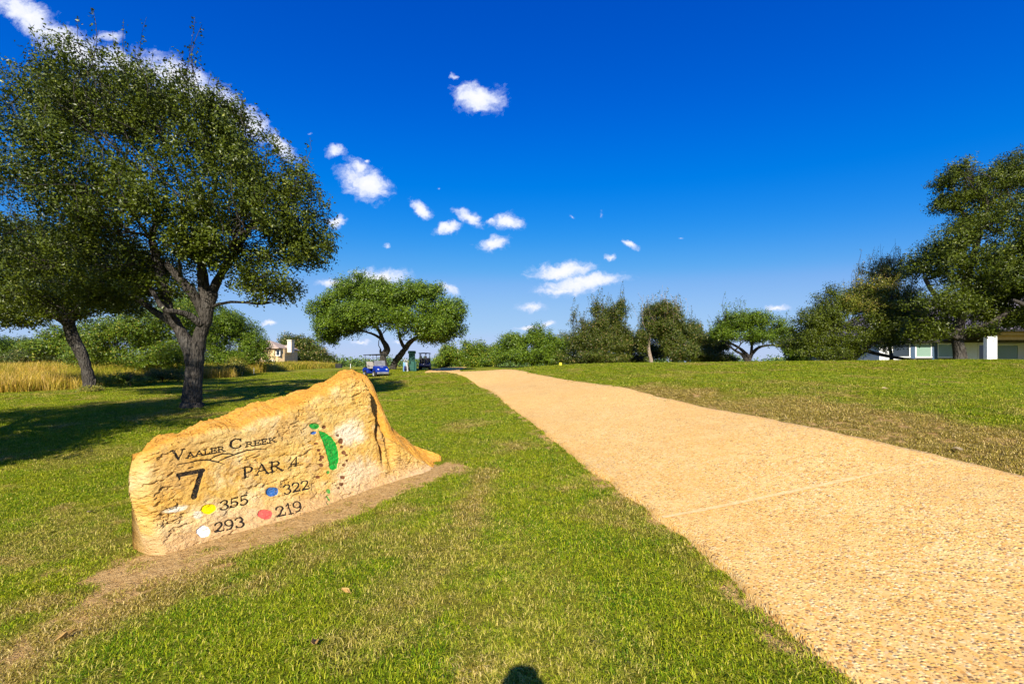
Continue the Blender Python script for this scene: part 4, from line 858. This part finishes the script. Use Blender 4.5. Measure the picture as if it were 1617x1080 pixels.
tree('live_oak', 'tall dark oak with its trunk in front of the white house at the right', b,
     [LB([(1518,585,23.5,.42),(1517,572,23.5,.31),(1515,555,23.5,.27),(1512,535,23.5,.25),(1515,510,23.5,.24),(1520,480,23.5,.22),(1530,430,23.5,.15),(1550,360,23.5,.1)]),
      LB([(1514,540,23.5,.15),(1535,522,23.2,.11),(1560,512,23,.09),(1590,495,22.8,.1),(1640,480,22.6,.06)]), LB([(1512,535,23.4,.12),(1480,515,23,.08),(1450,505,22.6,.05)]), LB([(1516,500,23.5,.2),(1480,470,23.5,.12),(1460,440,23.5,.07)]), LB([(1520,480,23.5,.2),(1570,430,23.5,.14),(1620,380,23.5,.08)])],
     [B(1510,270,18,14,23.5,.8),B(1500,285,24,17,23.5,1),B(1505,318,28,22,23.5,1.2),B(1550,300,38,32,23.5,1.5),B(1590,270,34,30,23.5,1.6),B(1640,290,45,60,24,2),B(1580,350,55,45,23,2),B(1510,380,45,38,23,1.7),B(1485,420,48,42,23.5,1.8),B(1550,430,60,50,22.2,1.8),B(1620,430,60,50,22.6,2),B(1490,480,50,32,22.5,1.6),B(1545,500,28,16,24,1),B(1450,520,34,26,23.2,1.1),B(1465,528,36,12,23.0,.9),B(1552,522,26,10,22.8,.8),B(1600,500,40,26,23,1.3),B(1585,470,50,30,23.5,1.6),B(1480,516,34,16,24.5,1),B(1650,500,40,30,23,1.6)],
     105000, .10, LEAF_OAK, 58, group=RG, gap=.36, twigs=2, sub=11)
b = P(1640, 585, 21)
tree('live_oak', 'oak cut off by the right border behind the crest of the lawn', b,
     [[(b+np.array([.8, 0, -.2]), .4), (b+np.array([.9, 0, 1.6]), .32), (b+np.array([1.0, 0, 4]), .22)], [(b+np.array([.9, 0, 1.8]), .18), (b+np.array([-.3, -.2, 2.7]), .12), (b+np.array([-1.5, -.3, 3.2]), .07)]],
     [B(1690,440,50,50,21,2),B(1650,380,40,40,21,1.6),B(1700,340,60,60,21,2),B(1640,490,24,18,21,.8)], 30000, .10, LEAF_OAK, 59, group=RG, gap=.36, sub=10)

# ------------------------------------------------------------------ far woodland and hills
def build_far():
    g = np.random.default_rng(5); bl = []
    for i in range(150):
        px = g.uniform(-400, 2000); d = g.uniform(190, 330)
        if 520 < px < 600: d = g.uniform(230, 330)
        h = g.uniform(3.5, 6.5)*(d/260)*.8; x, _, _ = P(px, 578, d); bl.append((x, d, 1.0+h*.45, g.uniform(7, 14), 5, h*.5))
    cen, nr, *_ = foliage(bl, 90000, .9, g, .42, 9, .3)
    k = cen[:, 2] > .5; o = leaf_mesh('distant_woodland', cen[k], nr[k], .9, LEAF_FAR, None, g, .8); finish(o, 'low line of distant woods along the horizon', 'woodland', kind='stuff')
    n = 240; a = np.radians(np.linspace(-75, 75, n)); V = []; rad = [700, 820, 1000, 1300]; hs = [0, .55, 1, 1.1]
    for r_, h in zip(rad, hs):
        z = 1+h*(6+7*fbm(a*9+r_, a*0, 4, 3)); V.append(np.stack([r_*np.sin(a), r_*np.cos(a), z], -1))
    V = np.concatenate(V); idx = np.arange(4*n).reshape(4, n); q = np.stack([idx[:-1, :-1], idx[:-1, 1:], idx[1:, 1:], idx[1:, :-1]], -1).reshape(-1, 4)
    t = NT('wooded_hills'); nn_ = t.noise(t.co('Position'), .03, 6, .7); c = t.mix(t.rng(nn_, .35, .65), (.05, .085, .05), (.10, .14, .07)); t.bsdf(c, .95, .05)
    finish(mesh_np('hills', V, q, t.m), kind='structure')
build_far()

# ------------------------------------------------------------------ houses
WHITE = plain('white_stucco', (.74, .74, .72), .85, .1, var=.05); TRIM = plain('white_trim', (.80, .79, .75), .5, .3, var=.04); BEIGE = plain('beige_fascia', (.52, .34, .14), .7, .2)
SLATE = mat_shingle('grey_shingles', (.13, .115, .14), (.22, .19, .22)); TAN = mat_shingle('tan_shingles', (.34, .25, .19), (.44, .34, .27)); STONE = mat_stone_wall()
DGLASS = glass_mat('dark_glass', (.02, .028, .035)); BLIND = mat_blind(); BLUEG = plain('blue_grey_panel', (.05, .085, .14), .6, .3); DARKM = plain('dark_gutter', (.025, .022, .02), .5, .3); LGLASS = glass_mat('pale_glass', (.42, .52, .62)); CREAM = plain('cream_chimney', (.74, .62, .46), .8, .1)
def hip_roof(mb, x0, x1, y0, y1, z0, h, over=.5, thick=.16):
    x0 -= over; x1 += over; y0 -= over; y1 += over; w = min(x1-x0, y1-y0)/2; cy = (y0+y1)/2; cx = (x0+x1)/2
    if x1-x0 >= y1-y0: r0 = (x0+w, cy); r1 = (x1-w, cy)
    else: r0 = (cx, y0+w); r1 = (cx, y1-w)
    v = [(x0,y0,z0),(x1,y0,z0),(x1,y1,z0),(x0,y1,z0),(x0,y0,z0+thick),(x1,y0,z0+thick),(x1,y1,z0+thick),(x0,y1,z0+thick),(*r0,z0+h),(*r1,z0+h)]
    if x1-x0 >= y1-y0: f = [(4,5,9,8),(5,6,9),(6,7,8,9),(7,4,8)]
    else: f = [(4,5,8),(5,6,9,8),(6,7,9),(7,4,8,9)]
    mb.add(v, [(0,3,2,1),(0,1,5,4),(1,2,6,5),(2,3,7,6),(3,0,4,7)]+f)
def window(parent, x0, x1, y, z0, z1, glass, fw=.08, mull=0, frame=TRIM):
    f = MB(); f.box(x0-fw, x1+fw, y-.06, y+.02, z1, z1+fw); f.box(x0-fw, x1+fw, y-.08, y+.02, z0-fw, z0); f.box(x0-fw, x0, y-.06, y+.02, z0, z1); f.box(x1, x1+fw, y-.06, y+.02, z0, z1)
    for k in range(mull): xm = x0+(x1-x0)*(k+1)/(mull+1); f.box(xm-.025, xm+.025, y-.05, y+.01, z0, z1)
    w = f.build('window', frame, parent); g_ = MB(); g_.box(x0, x1, y-.025, y-.005, z0, z1); g_.build('pane', glass, w); return w
def white_house():
    X = lambda px, d: (px-CX)/F*d
    y0 = 38.0; ox = X(1388.6, y0); r = empty('white_house', (ox, y0, 1.2), 0, 'white stucco house with a dark shingle roof behind the tall oak at the right', 'house')
    lx = lambda px, d=y0: X(px, d)-ox
    Z = lambda py, d=y0: CAMH-(py-HZ)/F*d-1.2
    wl = MB(); wl.box(0, lx(1556), 0, 9, -.6, Z(541)); wl.box(-.35, 0, 1.7, 9, -.6, Z(541)-.02)
    wl.build('wall', WHITE, r)
    # porch recess with its pillar, beam and back wall
    pd = 34.5; py_ = pd-y0; wx = lambda px: X(px, pd)-ox; Zp = lambda py: CAMH-(py-HZ)/F*pd-1.2
    pw = MB(); xr = X(1556, y0)-ox+.002; pw.box(xr, 30, 1.2, 9, -.6, Zp(529)); pw.build('wall', WHITE, r)
    for px in (1567, 1740, 1900):
        c = MB(); c.box(wx(px-8), wx(px+8), py_, py_+.3, -.6, Zp(529)); c.build('pillar', WHITE, r, .02)
    bm = MB(); bm.box(wx(1558), 30, py_-.05, py_+.35, Zp(529)+.002, Zp(524)); bm.build('beam', BEIGE, r, .01)
    bm = MB(); bm.box(wx(1576), 30, py_+.5, py_+.6, Zp(536), Zp(529)); bm.build('soffit_board', BEIGE, r)
    gt = MB(); gt.box(wx(1545), 30.3, py_-.55, py_-.4, Zp(524)+.01, Zp(524)+.16); gt.build('gutter', DARKM, r)
    gt = MB(); gt.box(-.6, lx(1556), -.62, -.48, Z(541)-.02, Z(541)+.14); gt.build('gutter', DARKM, r)
    rf = MB(); hip_roof(rf, 0, lx(1700), 0, 10, Z(541)+.02, 4.2, .5); rf2 = MB(); hip_roof(rf2, wx(1550), 30, py_, 12, Zp(524)+.02, 5.2, .45)
    rf.build('roof', SLATE, r); rf2.build('roof', SLATE, r)
    zt, zb = Z(544), Z(563)
    window(r, lx(1409), lx(1435), -.003, zb, zt, DGLASS, .08, 0)
    window(r, lx(1446), lx(1469), -.003, zb, zt, BLIND, .10); window(r, lx(1481), lx(1504), -.003, zb, zt, BLIND, .10)
    pn = MB(); pn.box(lx(1470.5), lx(1479.5), -.07, -.003, -.5, Z(542)); pn.build('panel', BLUEG, r); pn = MB(); pn.box(lx(1437), lx(1444), -.07, -.003, -.5, Z(542)); pn.build('panel', BLUEG, r)
    hd = MB(); hd.box(lx(1406), lx(1508), -.1, -.071, Z(543.2)+.06, Z(541)-.03); hd.build('header', BLUEG, r)
    lo = MB(); lo.box(lx(1444), lx(1508), -.05, -.004, -.5, zb-.14); lo.build('panel', DARKM, r)
    window(r, lx(1545), lx(1553), -.003, -.3, Z(545), DGLASS, .07)
    window(r, wx(1582)+.5, wx(1604)+.9, 1.197, -.5, Zp(541), DGLASS, .16); window(r, wx(1612)+.9, wx(1636)+1.2, 1.197, -.5, Zp(541), DGLASS, .16)
    window(r, wx(1650)+1.2, wx(1690)+1.2, 1.197, 0, Zp(541), BLIND, .12)
white_house()
def stone_house():
    d = 84; X = lambda px, dd=d: (px-CX)/F*dd; z0 = tz1(X(430), d)-.3; Z = lambda py, dd=d: CAMH-(py-HZ)/F*dd-z0; ox = X(420)
    r = empty('stone_house', (ox, d, z0), 0, 'honey coloured stone house with tan hip roof and chimney at the meadow edge', 'house'); lx = lambda px, dd=d: X(px, dd)-ox
    xc = lx(433.3)
    w = MB(); w.box(lx(385), xc, 0, 9, -.5, Z(550.5)); w.build('wall', STONE, r)
    # angled bay beside the corner
    bx = xc+.01; w = MB(); pl = [(bx, 0.3), (lx(437), .35), (lx(443.5), 1.4), (lx(443.5), 4), (bx, 4)]; n = 5; zt = Z(550.5)-.02
    w.add([(a, b_, -.5) for a, b_ in pl]+[(a, b_, zt) for a, b_ in pl], [tuple(range(n))[::-1], tuple(range(n, 2*n))]+[(i, (i+1) % n, n+(i+1) % n, n+i) for i in range(n)]); w.build('bay', STONE, r)
    w = MB(); w.box(lx(443.5)+.01, lx(455,87), 3.2, 6.5, -.5, Z(553, 87)); w.build('wall', STONE, r)
    pl = MB(); pl.box(lx(418), xc+.06, -.12, -.003, -.5, Z(568)); pl.build('plinth', CREAM, r)
    rf = MB(); hip_roof(rf, lx(380), lx(438), 0, 6, Z(550.5), 1.7, .45, .15); rr = rf.build('roof', TAN, r)
    ch = MB(); ch.box(lx(444.3), lx(451), 2.2, 3.4, Z(556), Z(537)); ch.box(lx(443.8), lx(451.5), 2.1, 3.5, Z(537)+.003, Z(535.5)); ch.build('chimney', CREAM, rr)
    rf = MB(); hip_roof(rf, lx(441,87), lx(455,87), 3.2, 6.5, Z(553.3, 87), 1.1, .4, .14); rf.build('roof', TAN, r)
    window(r, lx(435.2), lx(440.2), .32, Z(561), Z(552.5), DGLASS, .12); window(r, lx(424), lx(428), -.003, Z(563), Z(554.5), STONE, .02, frame=STONE)
    window(r, lx(446,87), lx(449,87), 3.19, Z(567, 87), Z(557, 87), DGLASS, .08)
    xs = lx(455, 87); w_ = MB(); w_.box(xs-.02, xs+.06, 4.1, 5.5, Z(567, 88.5), Z(566, 88.5)); w_.box(xs-.02, xs+.06, 4.1, 5.5, Z(556, 88.5), Z(555, 88.5)); w_.box(xs-.02, xs+.06, 4.1, 4.22, Z(566, 88.5)+.002, Z(556, 88.5)-.002); w_.box(xs-.02, xs+.06, 5.38, 5.5, Z(566, 88.5)+.002, Z(556, 88.5)-.002)
    ww = w_.build('window', TRIM, r); p_ = MB(); p_.box(xs-.01, xs+.03, 4.225, 5.375, Z(566, 88.5)+.003, Z(556, 88.5)-.003); p_.build('pane', LGLASS, ww)
stone_house()

# ------------------------------------------------------------------ golf carts, bags, cooler box, small things
BLUE = plain('blue_paint', (.006, .026, .24), .22, .6, var=.08, Coat_Weight=.6); BLACK = plain('black_plastic', (.018, .018, .02), .5, .3); TYRE = plain('tyre_rubber', (.03, .028, .026), .9, .1); RIM = plain('grey_rim', (.42, .42, .43), .35, .5, .4)
SEAT = plain('stone_vinyl', (.34, .31, .28), .6, .3); SHIELD = plain('folded_windscreen', (.20, .20, .21), .15, .6, var=.3, scale=3); CHROME = plain('badge_silver', (.7, .72, .75), .25, .6, .6); DKGREEN = plain('dark_green_plastic', (.010, .075, .055), .5, .35, var=.25, scale=4); BAGW = plain('white_bag', (.42, .42, .44), .6, .3); BAGB = plain('pale_blue_bag', (.18, .38, .62), .6, .3); BAGN = plain('navy_bag', (.03, .03, .16), .6, .3); STEEL = plain('club_steel', (.55, .55, .56), .3, .5, .8)
LAMP = plain('headlight_lens', (.7, .7, .68), .15, .6)
def make_cart(loc, rz, label, group):
    """front of the cart points to +x, 2.4 m long, 1.2 m wide, 1.8 m tall"""
    r = empty('golf_cart', loc, rz, label, 'golf cart', group)
    def pr(poly, y0, y1, name, mat, par=r, bev=.03):      # polygon in (x, z) extruded in y
        m = MB(); n = len(poly); m.add([(a, y0, b_) for a, b_ in poly]+[(a, y1, b_) for a, b_ in poly], [tuple(range(n)), tuple(range(n, 2*n))[::-1]]+[(i, n+i, n+(i+1) % n, (i+1) % n) for i in range(n)]); return m.build(name, mat, par, bev)
    pr([(1.18,.32),(1.22,.46),(1.12,.70),(.80,.88),(.62,.88),(.55,.62),(.48,.30),(.62,.30),(.70,.48),(.95,.48),(1.05,.32)], -.56, .56, 'cowl', BLUE, bev=.05)
    pr([(-1.18,.40),(-1.20,.66),(-.98,.76),(-.30,.70),(-.28,.30),(-.52,.30),(-.62,.50),(-.92,.50),(-1.02,.36)], -.56, .56, 'rear_body', BLUE, bev=.05)
    pr([(.56,.24),(.56,.31),(-.36,.31),(-.36,.24)], -.54, .54, 'floor_pan', BLACK); pr([(1.20,.20),(1.27,.24),(1.27,.38),(1.19,.42)], -.50, .50, 'bumper', SHIELD)
    pr([(.02,.66),(.0,.80),(-.46,.82),(-.50,.68)], -.50, .50, 'seat', SEAT); pr([(-.42,.84),(-.50,1.22),(-.60,1.24),(-.56,.80)], -.50, .50, 'backrest', SEAT)
    rf = MB(); n = 9; ys = np.linspace(-.60, .60, n)
    for sgn, th in ((1, 0), (-1, -.05)):
        pass
    V = []
    for x in (-.98, -.9, 0, .66, .74):
        for y in ys: V.append((x, y, 1.80+.035*math.cos(y/.6*1.4)-(.03 if abs(x) > .93 or x > .7 else 0)))
    for x in (-.98, -.9, 0, .66, .74):
        for y in ys: V.append((x, y, 1.745+.02*math.cos(y/.6*1.4)))
    f = []
    for i in range(4):
        for j in range(n-1): a = i*n+j; f.append((a, a+n, a+n+1, a+1)); b_ = a+5*n; f.append((b_, b_+1, b_+n+1, b_+n))
    for i in range(4):
        for j in (0, n-1): a = i*n+j; f.append((a, a+n, a+n+5*n, a+5*n) if j else (a, a+5*n, a+n+5*n, a+n))
    for j in range(n-1):
        for i in (0, 4): a = i*n+j; f.append((a, a+1, a+1+5*n, a+5*n) if i == 0 else (a, a+5*n, a+1+5*n, a+1))
    rf.add(V, f).build('roof', BLACK, r)
    for y in (-.50, .50):
        s_ = MB(); s_.tube([(.72, y, .86), (.60, y, 1.35), (.52, y, 1.75)], .02, 8); s_.build('roof_strut', BLACK, r, smooth_=True)
        s_ = MB(); s_.tube([(-.62, y, .72), (-.80, y, 1.35), (-.82, y, 1.75)], .022, 8); s_.build('roof_strut', BLACK, r, smooth_=True)
    ws = MB(); ws.add([(.745, -.48, .88), (.745, .48, .88), (.655, .48, 1.30), (.655, -.48, 1.30), (.725, -.48, .88), (.725, .48, .88), (.635, .48, 1.30), (.635, -.48, 1.30)], [(0,1,2,3),(7,6,5,4),(0,4,5,1),(1,5,6,2),(2,6,7,3),(3,7,4,0)]); ws.build('windscreen', SHIELD, r)
    st = MB(); c = Vector((.40, .24, 1.02)); pts = [c+Vector((.06*math.sin(a)-.0, .17*math.cos(a), .15*math.sin(a))) for a in np.linspace(0, 2*math.pi, 17)]; st.tube(pts, .014, 6, False); st.tube([(.62, .24, .80), tuple(c)], .016, 6); st.tube([tuple(c-Vector((0, .17, 0))), tuple(c+Vector((0, .17, 0)))], .012, 6); st.build('steering_wheel', BLACK, r, smooth_=True)
    for x in (.80, -.78):
        for y in (-.50, .50):
            t = MB(); t.tube([(x, y-.10, .23), (x, y-.085, .23), (x, y+.085, .23), (x, y+.10, .23)], [.19, .23, .23, .19], 22); w = t.build('wheel', TYRE, r)
            q = MB(); o_ = .103 if y > 0 else -.103; q.tube([(x, y+o_-.002, .23), (x, y+o_+.006*np.sign(o_), .23)], [.135, .125], 18)
            for k in range(6):
                a = k*math.pi/3; q.tube([(x+.03*math.cos(a), y+o_+.008*np.sign(o_), .23+.03*math.sin(a)), (x+.12*math.cos(a), y+o_+.008*np.sign(o_), .23+.12*math.sin(a))], .014, 5)
            q.build('rim', RIM, w)
    for y in (-.36, .36): h = MB(); h.tube([(1.13, y, .60), (1.185, y, .585)], [.07, .06], 14); h.build('headlight', LAMP, r)
    bd = MB(); bd.box(1.0, 1.012, -.12, .12, .775, .80); b_ = bd.build('badge', CHROME, r)
    b_.rotation_euler = (0, 0, 0)
    for y in (-.5, .5): a = MB(); a.tube([(-.10, y, .72), (-.12, y, .92), (-.42, y, .95)], .017, 7); a.build('armrest', BLACK, r, smooth_=True)
    rk = MB(); rk.tube([(-.82, -.5, 1.15), (-1.1, -.5, 1.0), (-1.1, .5, 1.0), (-.82, .5, 1.15)], .016, 6); rk.box(-1.18, -.85, -.45, .45, .76, .80); rk.build('bag_rack', BLACK, r)
    return r
def place(px, d): x = (px-CX)/F*d; return (x, d, tz1(x, d))
CG = 'golf carts parked by the two trunked oak'
cart = make_cart(place(593, 37), R(-46), 'blue golf cart with grey folded windscreen parked on the grass facing the camera', CG)
cart2 = copy_tree(cart); cart2.location = place(671, 49); cart2.rotation_euler = (0, 0, R(97)); cart2['label'] = 'dark golf cart seen from behind, on the path right of the green box'
def golf_bag(loc, label, main, accent, tilt, rz, group):
    r = empty('golf_bag', loc, rz, label, 'golf bag', group); r.rotation_euler = (tilt, 0, rz)
    m = MB(); m.tube([(0, 0, .0), (0, 0, .03), (0, 0, .25), (0, 0, .55), (0, 0, .80), (0, 0, .86)], [.11, .13, .13, .12, .135, .13], 14); m.build('bag', main, r, smooth_=True)
    p = MB(); p.tube([(0, -.13, .12), (0, -.17, .18), (0, -.165, .48), (0, -.12, .54)], [.05, .085, .08, .05], 10); p.build('pocket', accent, r, smooth_=True)
    s_ = MB(); s_.tube([(.12, 0, .2), (.2, 0, .45), (.13, 0, .7)], .018, 6); s_.build('strap', accent, r, smooth_=True)
    g = np.random.default_rng(int(abs(loc[0])*100))
    for k in range(6):
        c = MB(); a = k*1.05; x, y = .07*math.cos(a), .07*math.sin(a); h = g.uniform(1.02, 1.16); c.tube([(x*.4, y*.4, .6), (x, y, h)], .008, 5); c.tube([(x-.02, y, h), (x+.03, y+.03, h+.05)], [.028, .035], 7); c.build('golf_club', STEEL, r, smooth_=True)
    return r
BGP = 'golf bags around the parked carts'
x, y, z = place(671, 49); 
golf_bag((x-.22, y-1.0, z+.62), 'white golf bag strapped on the left rear of the dark cart', BAGW, BLACK, R(12), 0, BGP); golf_bag((x+.24, y-1.0, z+.62), 'white and black golf bag strapped on the right rear of the dark cart', BAGW, BAGN, R(12), .3, BGP)
golf_bag(place(638.5, 44), 'pale blue and navy golf bag standing between the oak trunk and the green box', BAGB, BAGN, R(6), .4, BGP); golf_bag(place(643.3, 44), 'white and black golf bag standing against the green box', BAGW, BLACK, R(8), -.5, BGP)
x, y, z = place(650.5, 45); r = empty('water_cooler_stand', (x, y, z), R(8), 'tall dark green water cooler box with a wide cap beside the cart path', 'cooler box')
m = MB(); m.box(-.29, .29, -.29, .29, 0, 1.72); m.build('cabinet', DKGREEN, r, .03); m = MB(); m.box(-.36, .36, -.36, .36, 1.723, 2.0); m.build('cap', DKGREEN, r, .04)
m = MB(); m.box(-.24, .24, -.325, -.293, .12, 1.0); m.build('door', DKGREEN, r, .02); m = MB(); m.box(.295, .44, -.2, .2, 0, .95); m.build('cup_dispenser', DKGREEN, r, .03); m = MB(); m.box(-.2, .2, -.40, -.293, 1.08, 1.12); m.build('shelf', DKGREEN, r, .01)
# utility box, stakes, tee markers
x, y, z = place(535, 78); r = empty('utility_box', (x, y, z), 0, 'small black utility box at the end of the meadow near the horizon', 'utility box')
m = MB(); m.box(-.52, .52, -.3, .3, -.1, .68); m.build('cabinet', BLACK, r, .03); m = MB(); m.box(-.56, .56, -.34, .34, .683, .75); m.build('lid', BLACK, r, .02)
POSTW = plain('white_stake_paint', (.75, .75, .72), .6, .2); YEL = plain('yellow_marker', (.75, .62, .05), .5, .3)
def stake(px, d, label, mat, h=.7, w=.04, cat='stake'):
    x, y, z = place(px, d); m = MB(); m.tube([(0, 0, -.1), (0, 0, h*.9), (0, 0, h)], [w, w, w*.4], 8); o = m.build('marker_stake', mat); o.location = (x, y, z); finish(o, label, cat, 'marker stakes along the fairway')
stake(553.5, 80, 'white stake standing right of the black utility box', POSTW, .75, .05); stake(401, 44, 'short white stake at the meadow edge under the dark tree', POSTW, .6, .03); stake(885, 31.5, 'small yellow tee marker on the crest of the right lawn', YEL, .22, .10)
# fallen leaves
LF = plain('dry_leaf', (.50, .30, .09), .7, .2, var=.3); LFP = plain('pale_dry_leaf', (.60, .47, .26), .7, .2, var=.2)
for i, (px, py, lab, mt, sz) in enumerate([(495,1034,'brown fallen leaf in the grass near the bottom of the photo below the boulder',LF,.055),(142,813,'pale fallen leaf on the grass left of the boulder',LFP,.05),(105,1018,'curled orange leaf on the turf at the lower left',LF,.06),(545,942,'tan leaf lying in the turf below the boulder',LF,.045),
      (1512,715,'pale leaf on the dry turf right of the path',LFP,.06),(1397,616,'pale leaf on the green turf high on the right lawn',LFP,.055),(1092,600,'small pale leaf on the lawn right of the path far up',LFP,.055),(1240,665,'bleached leaf on the brown patch right of the path',LFP,.07)]):
    x, y = at(px, py); g = np.random.default_rng(90+i); m = bmesh.new(); n = 9; pts = []
    for k in range(n): a = 2*math.pi*k/n; rr = sz*(.55+.45*abs(math.cos(a)))*(1-.18*(k % 2)); pts.append((math.cos(a)*rr, math.sin(a)*rr*.55, .012+.35*sz*math.sin(a)**2+.004*g.normal()))
    vs = [m.verts.new(p) for p in pts]; c = m.verts.new((0, 0, .004))
    for k in range(n): m.faces.new((c, vs[k], vs[(k+1) % n]))
    me = bpy.data.meshes.new('fallen_leaf'); m.to_mesh(me); m.free(); me.materials.append(mt); o = bpy.data.objects.new('fallen_leaf', me); C.objects.link(o)
    so = o.modifiers.new('thick', 'SOLIDIFY'); so.thickness = .0015
    o.location = (x, y, tz1(x, y)+.028); o.rotation_euler = (g.uniform(-.3, .3), g.uniform(-.3, .3), g.uniform(0, 6)); finish(o, lab, 'leaf', 'fallen leaves on the turf')

# ------------------------------------------------------------------ the photographer, standing behind the camera, whose head shadow falls on the turf
def build_person():
    skin = plain('skin', (.45, .27, .19), .6, .3); shirt = plain('blue_shirt', (.08, .13, .25), .8, .1); trous = plain('khaki_trousers', (.28, .22, .14), .85, .1); shoe = plain('brown_shoe', (.08, .05, .03), .6, .3); hair = plain('dark_hair', (.03, .02, .015), .7, .2)
    bx, by = 0.01, -.22; bz = tz1(bx, by)
    r = empty('person', (bx, by, bz), 0, 'photographer in a blue shirt whose head shadow falls at the bottom edge', 'person')
    def skinmesh(name, pts, edges, rad, mats, root=0, lev=2, par=r, zone=None):
        me = bpy.data.meshes.new(name); me.from_pydata(pts, edges, []); o = bpy.data.objects.new(name, me); C.objects.link(o); o.parent = par
        s_ = o.modifiers.new('skin', 'SKIN'); s_.use_smooth_shade = True
        for i, q in enumerate(me.skin_vertices[0].data): q.radius = rad[i] if isinstance(rad[i], tuple) else (rad[i], rad[i]); q.use_root = (i == root)
        sb = o.modifiers.new('sub', 'SUBSURF'); sb.levels = lev; sb.render_levels = lev
        dg = bpy.context.evaluated_depsgraph_get(); ev = bpy.data.meshes.new_from_object(o.evaluated_get(dg)); o.modifiers.clear(); o.data = ev
        ev.materials.clear()
        for m_ in mats: ev.materials.append(m_)
        if zone:
            for f in ev.polygons: f.material_index = zone(f.center)
        for f in ev.polygons: f.use_smooth = True
        return o
    H = 1.60
    pts = [(0,0,.94),(0,0,1.10),(0,-.01,1.26),(0,-.01,1.38),(0,.005,1.44),(0,.02,1.50),(0,.01,1.565),
           (.10,0,.90),(.11,.01,.50),(.11,-.01,.10),(.11,.04,.045),(.11,.15,.03),(-.10,0,.90),(-.11,.01,.50),(-.11,-.01,.10),(-.11,.04,.045),(-.11,.15,.03),
           (.17,-.01,1.35),(.24,.04,1.12),(.13,.20,1.26),(.09,.235,1.32),(-.17,-.01,1.35),(-.24,.04,1.12),(-.13,.20,1.26),(-.09,.235,1.32)]
    ed = [(0,1),(1,2),(2,3),(3,4),(4,5),(5,6),(0,7),(7,8),(8,9),(9,10),(10,11),(0,12),(12,13),(13,14),(14,15),(15,16),(3,17),(17,18),(18,19),(19,20),(3,21),(21,22),(22,23),(23,24)]
    rad = [(.15,.11),(.135,.10),(.155,.11),(.12,.085),(.055,.055),(.075,.085),(.07,.085),(.085,.085),.058,.042,.045,.035,(.085,.085),.058,.042,.045,.035,.055,.042,.030,.034,.055,.042,.030,.034]
    def zone(c):
        if c.z < .08: return 3
        if c.z < .97 and abs(c.x) < .22: return 2
        if c.z > 1.415 or (c.y > .13 and c.z > 1.0): return 0
        return 1
    skinmesh('body', pts, ed, rad, [skin, shirt, trous, shoe], zone=zone)
    skinmesh('hair', [(0,-.02,1.52),(0,-.015,1.575),(0,.01,1.60)], [(0,1),(1,2)], [(.08,.075),(.085,.085),(.065,.07)], [hair])
    f = MB(); f.tube([(0,.105,1.50),(0,.128,1.487),(0,.105,1.478)], [.008,.015,.008], 8); f.build('nose', skin, r, smooth_=True)
    for s_ in (-1, 1):
        f = MB(); f.tube([(s_*.03,.095,1.517),(s_*.03,.108,1.517)], [.012,.008], 10); f.build('eye', POSTW, r, smooth_=True)
        f = MB(); f.tube([(s_*.078,.015,1.48),(s_*.09,.01,1.505),(s_*.08,.005,1.53)], [.01,.018,.012], 8); f.build('ear', skin, r, smooth_=True)
        for k in range(4):
            zz = 1.30+k*.019; f = MB(); f.tube([(s_*.085,.235,zz),(s_*.082,.275,zz+.004),(s_*.06,.30,zz+.006),(s_*.045,.295,zz+.004)], [.0095,.009,.0085,.007], 8); f.build('finger', skin, r, smooth_=True)
        f = MB(); f.tube([(s_*.09,.215,1.33),(s_*.07,.205,1.355),(s_*.05,.215,1.375)], [.011,.0105,.009], 8); f.build('thumb', skin, r, smooth_=True)
    f = MB(); f.tube([(-.02,.108,1.458),(.02,.108,1.458)], .006, 6); f.build('mouth', skin, r, smooth_=True)
    c = empty('camera_body', (bx, by+.27, bz+1.34), 0, 'black hand held camera in front of the photographer, outside the picture', 'camera')
    m = MB(); m.box(-.065, .065, -.035, .03, -.045, .045); m.build('housing', BLACK, c, .008); m = MB(); m.tube([(0,.03,0),(0,.075,0)], [.033,.036], 18); m.build('lens', DARKM, c)
build_person()
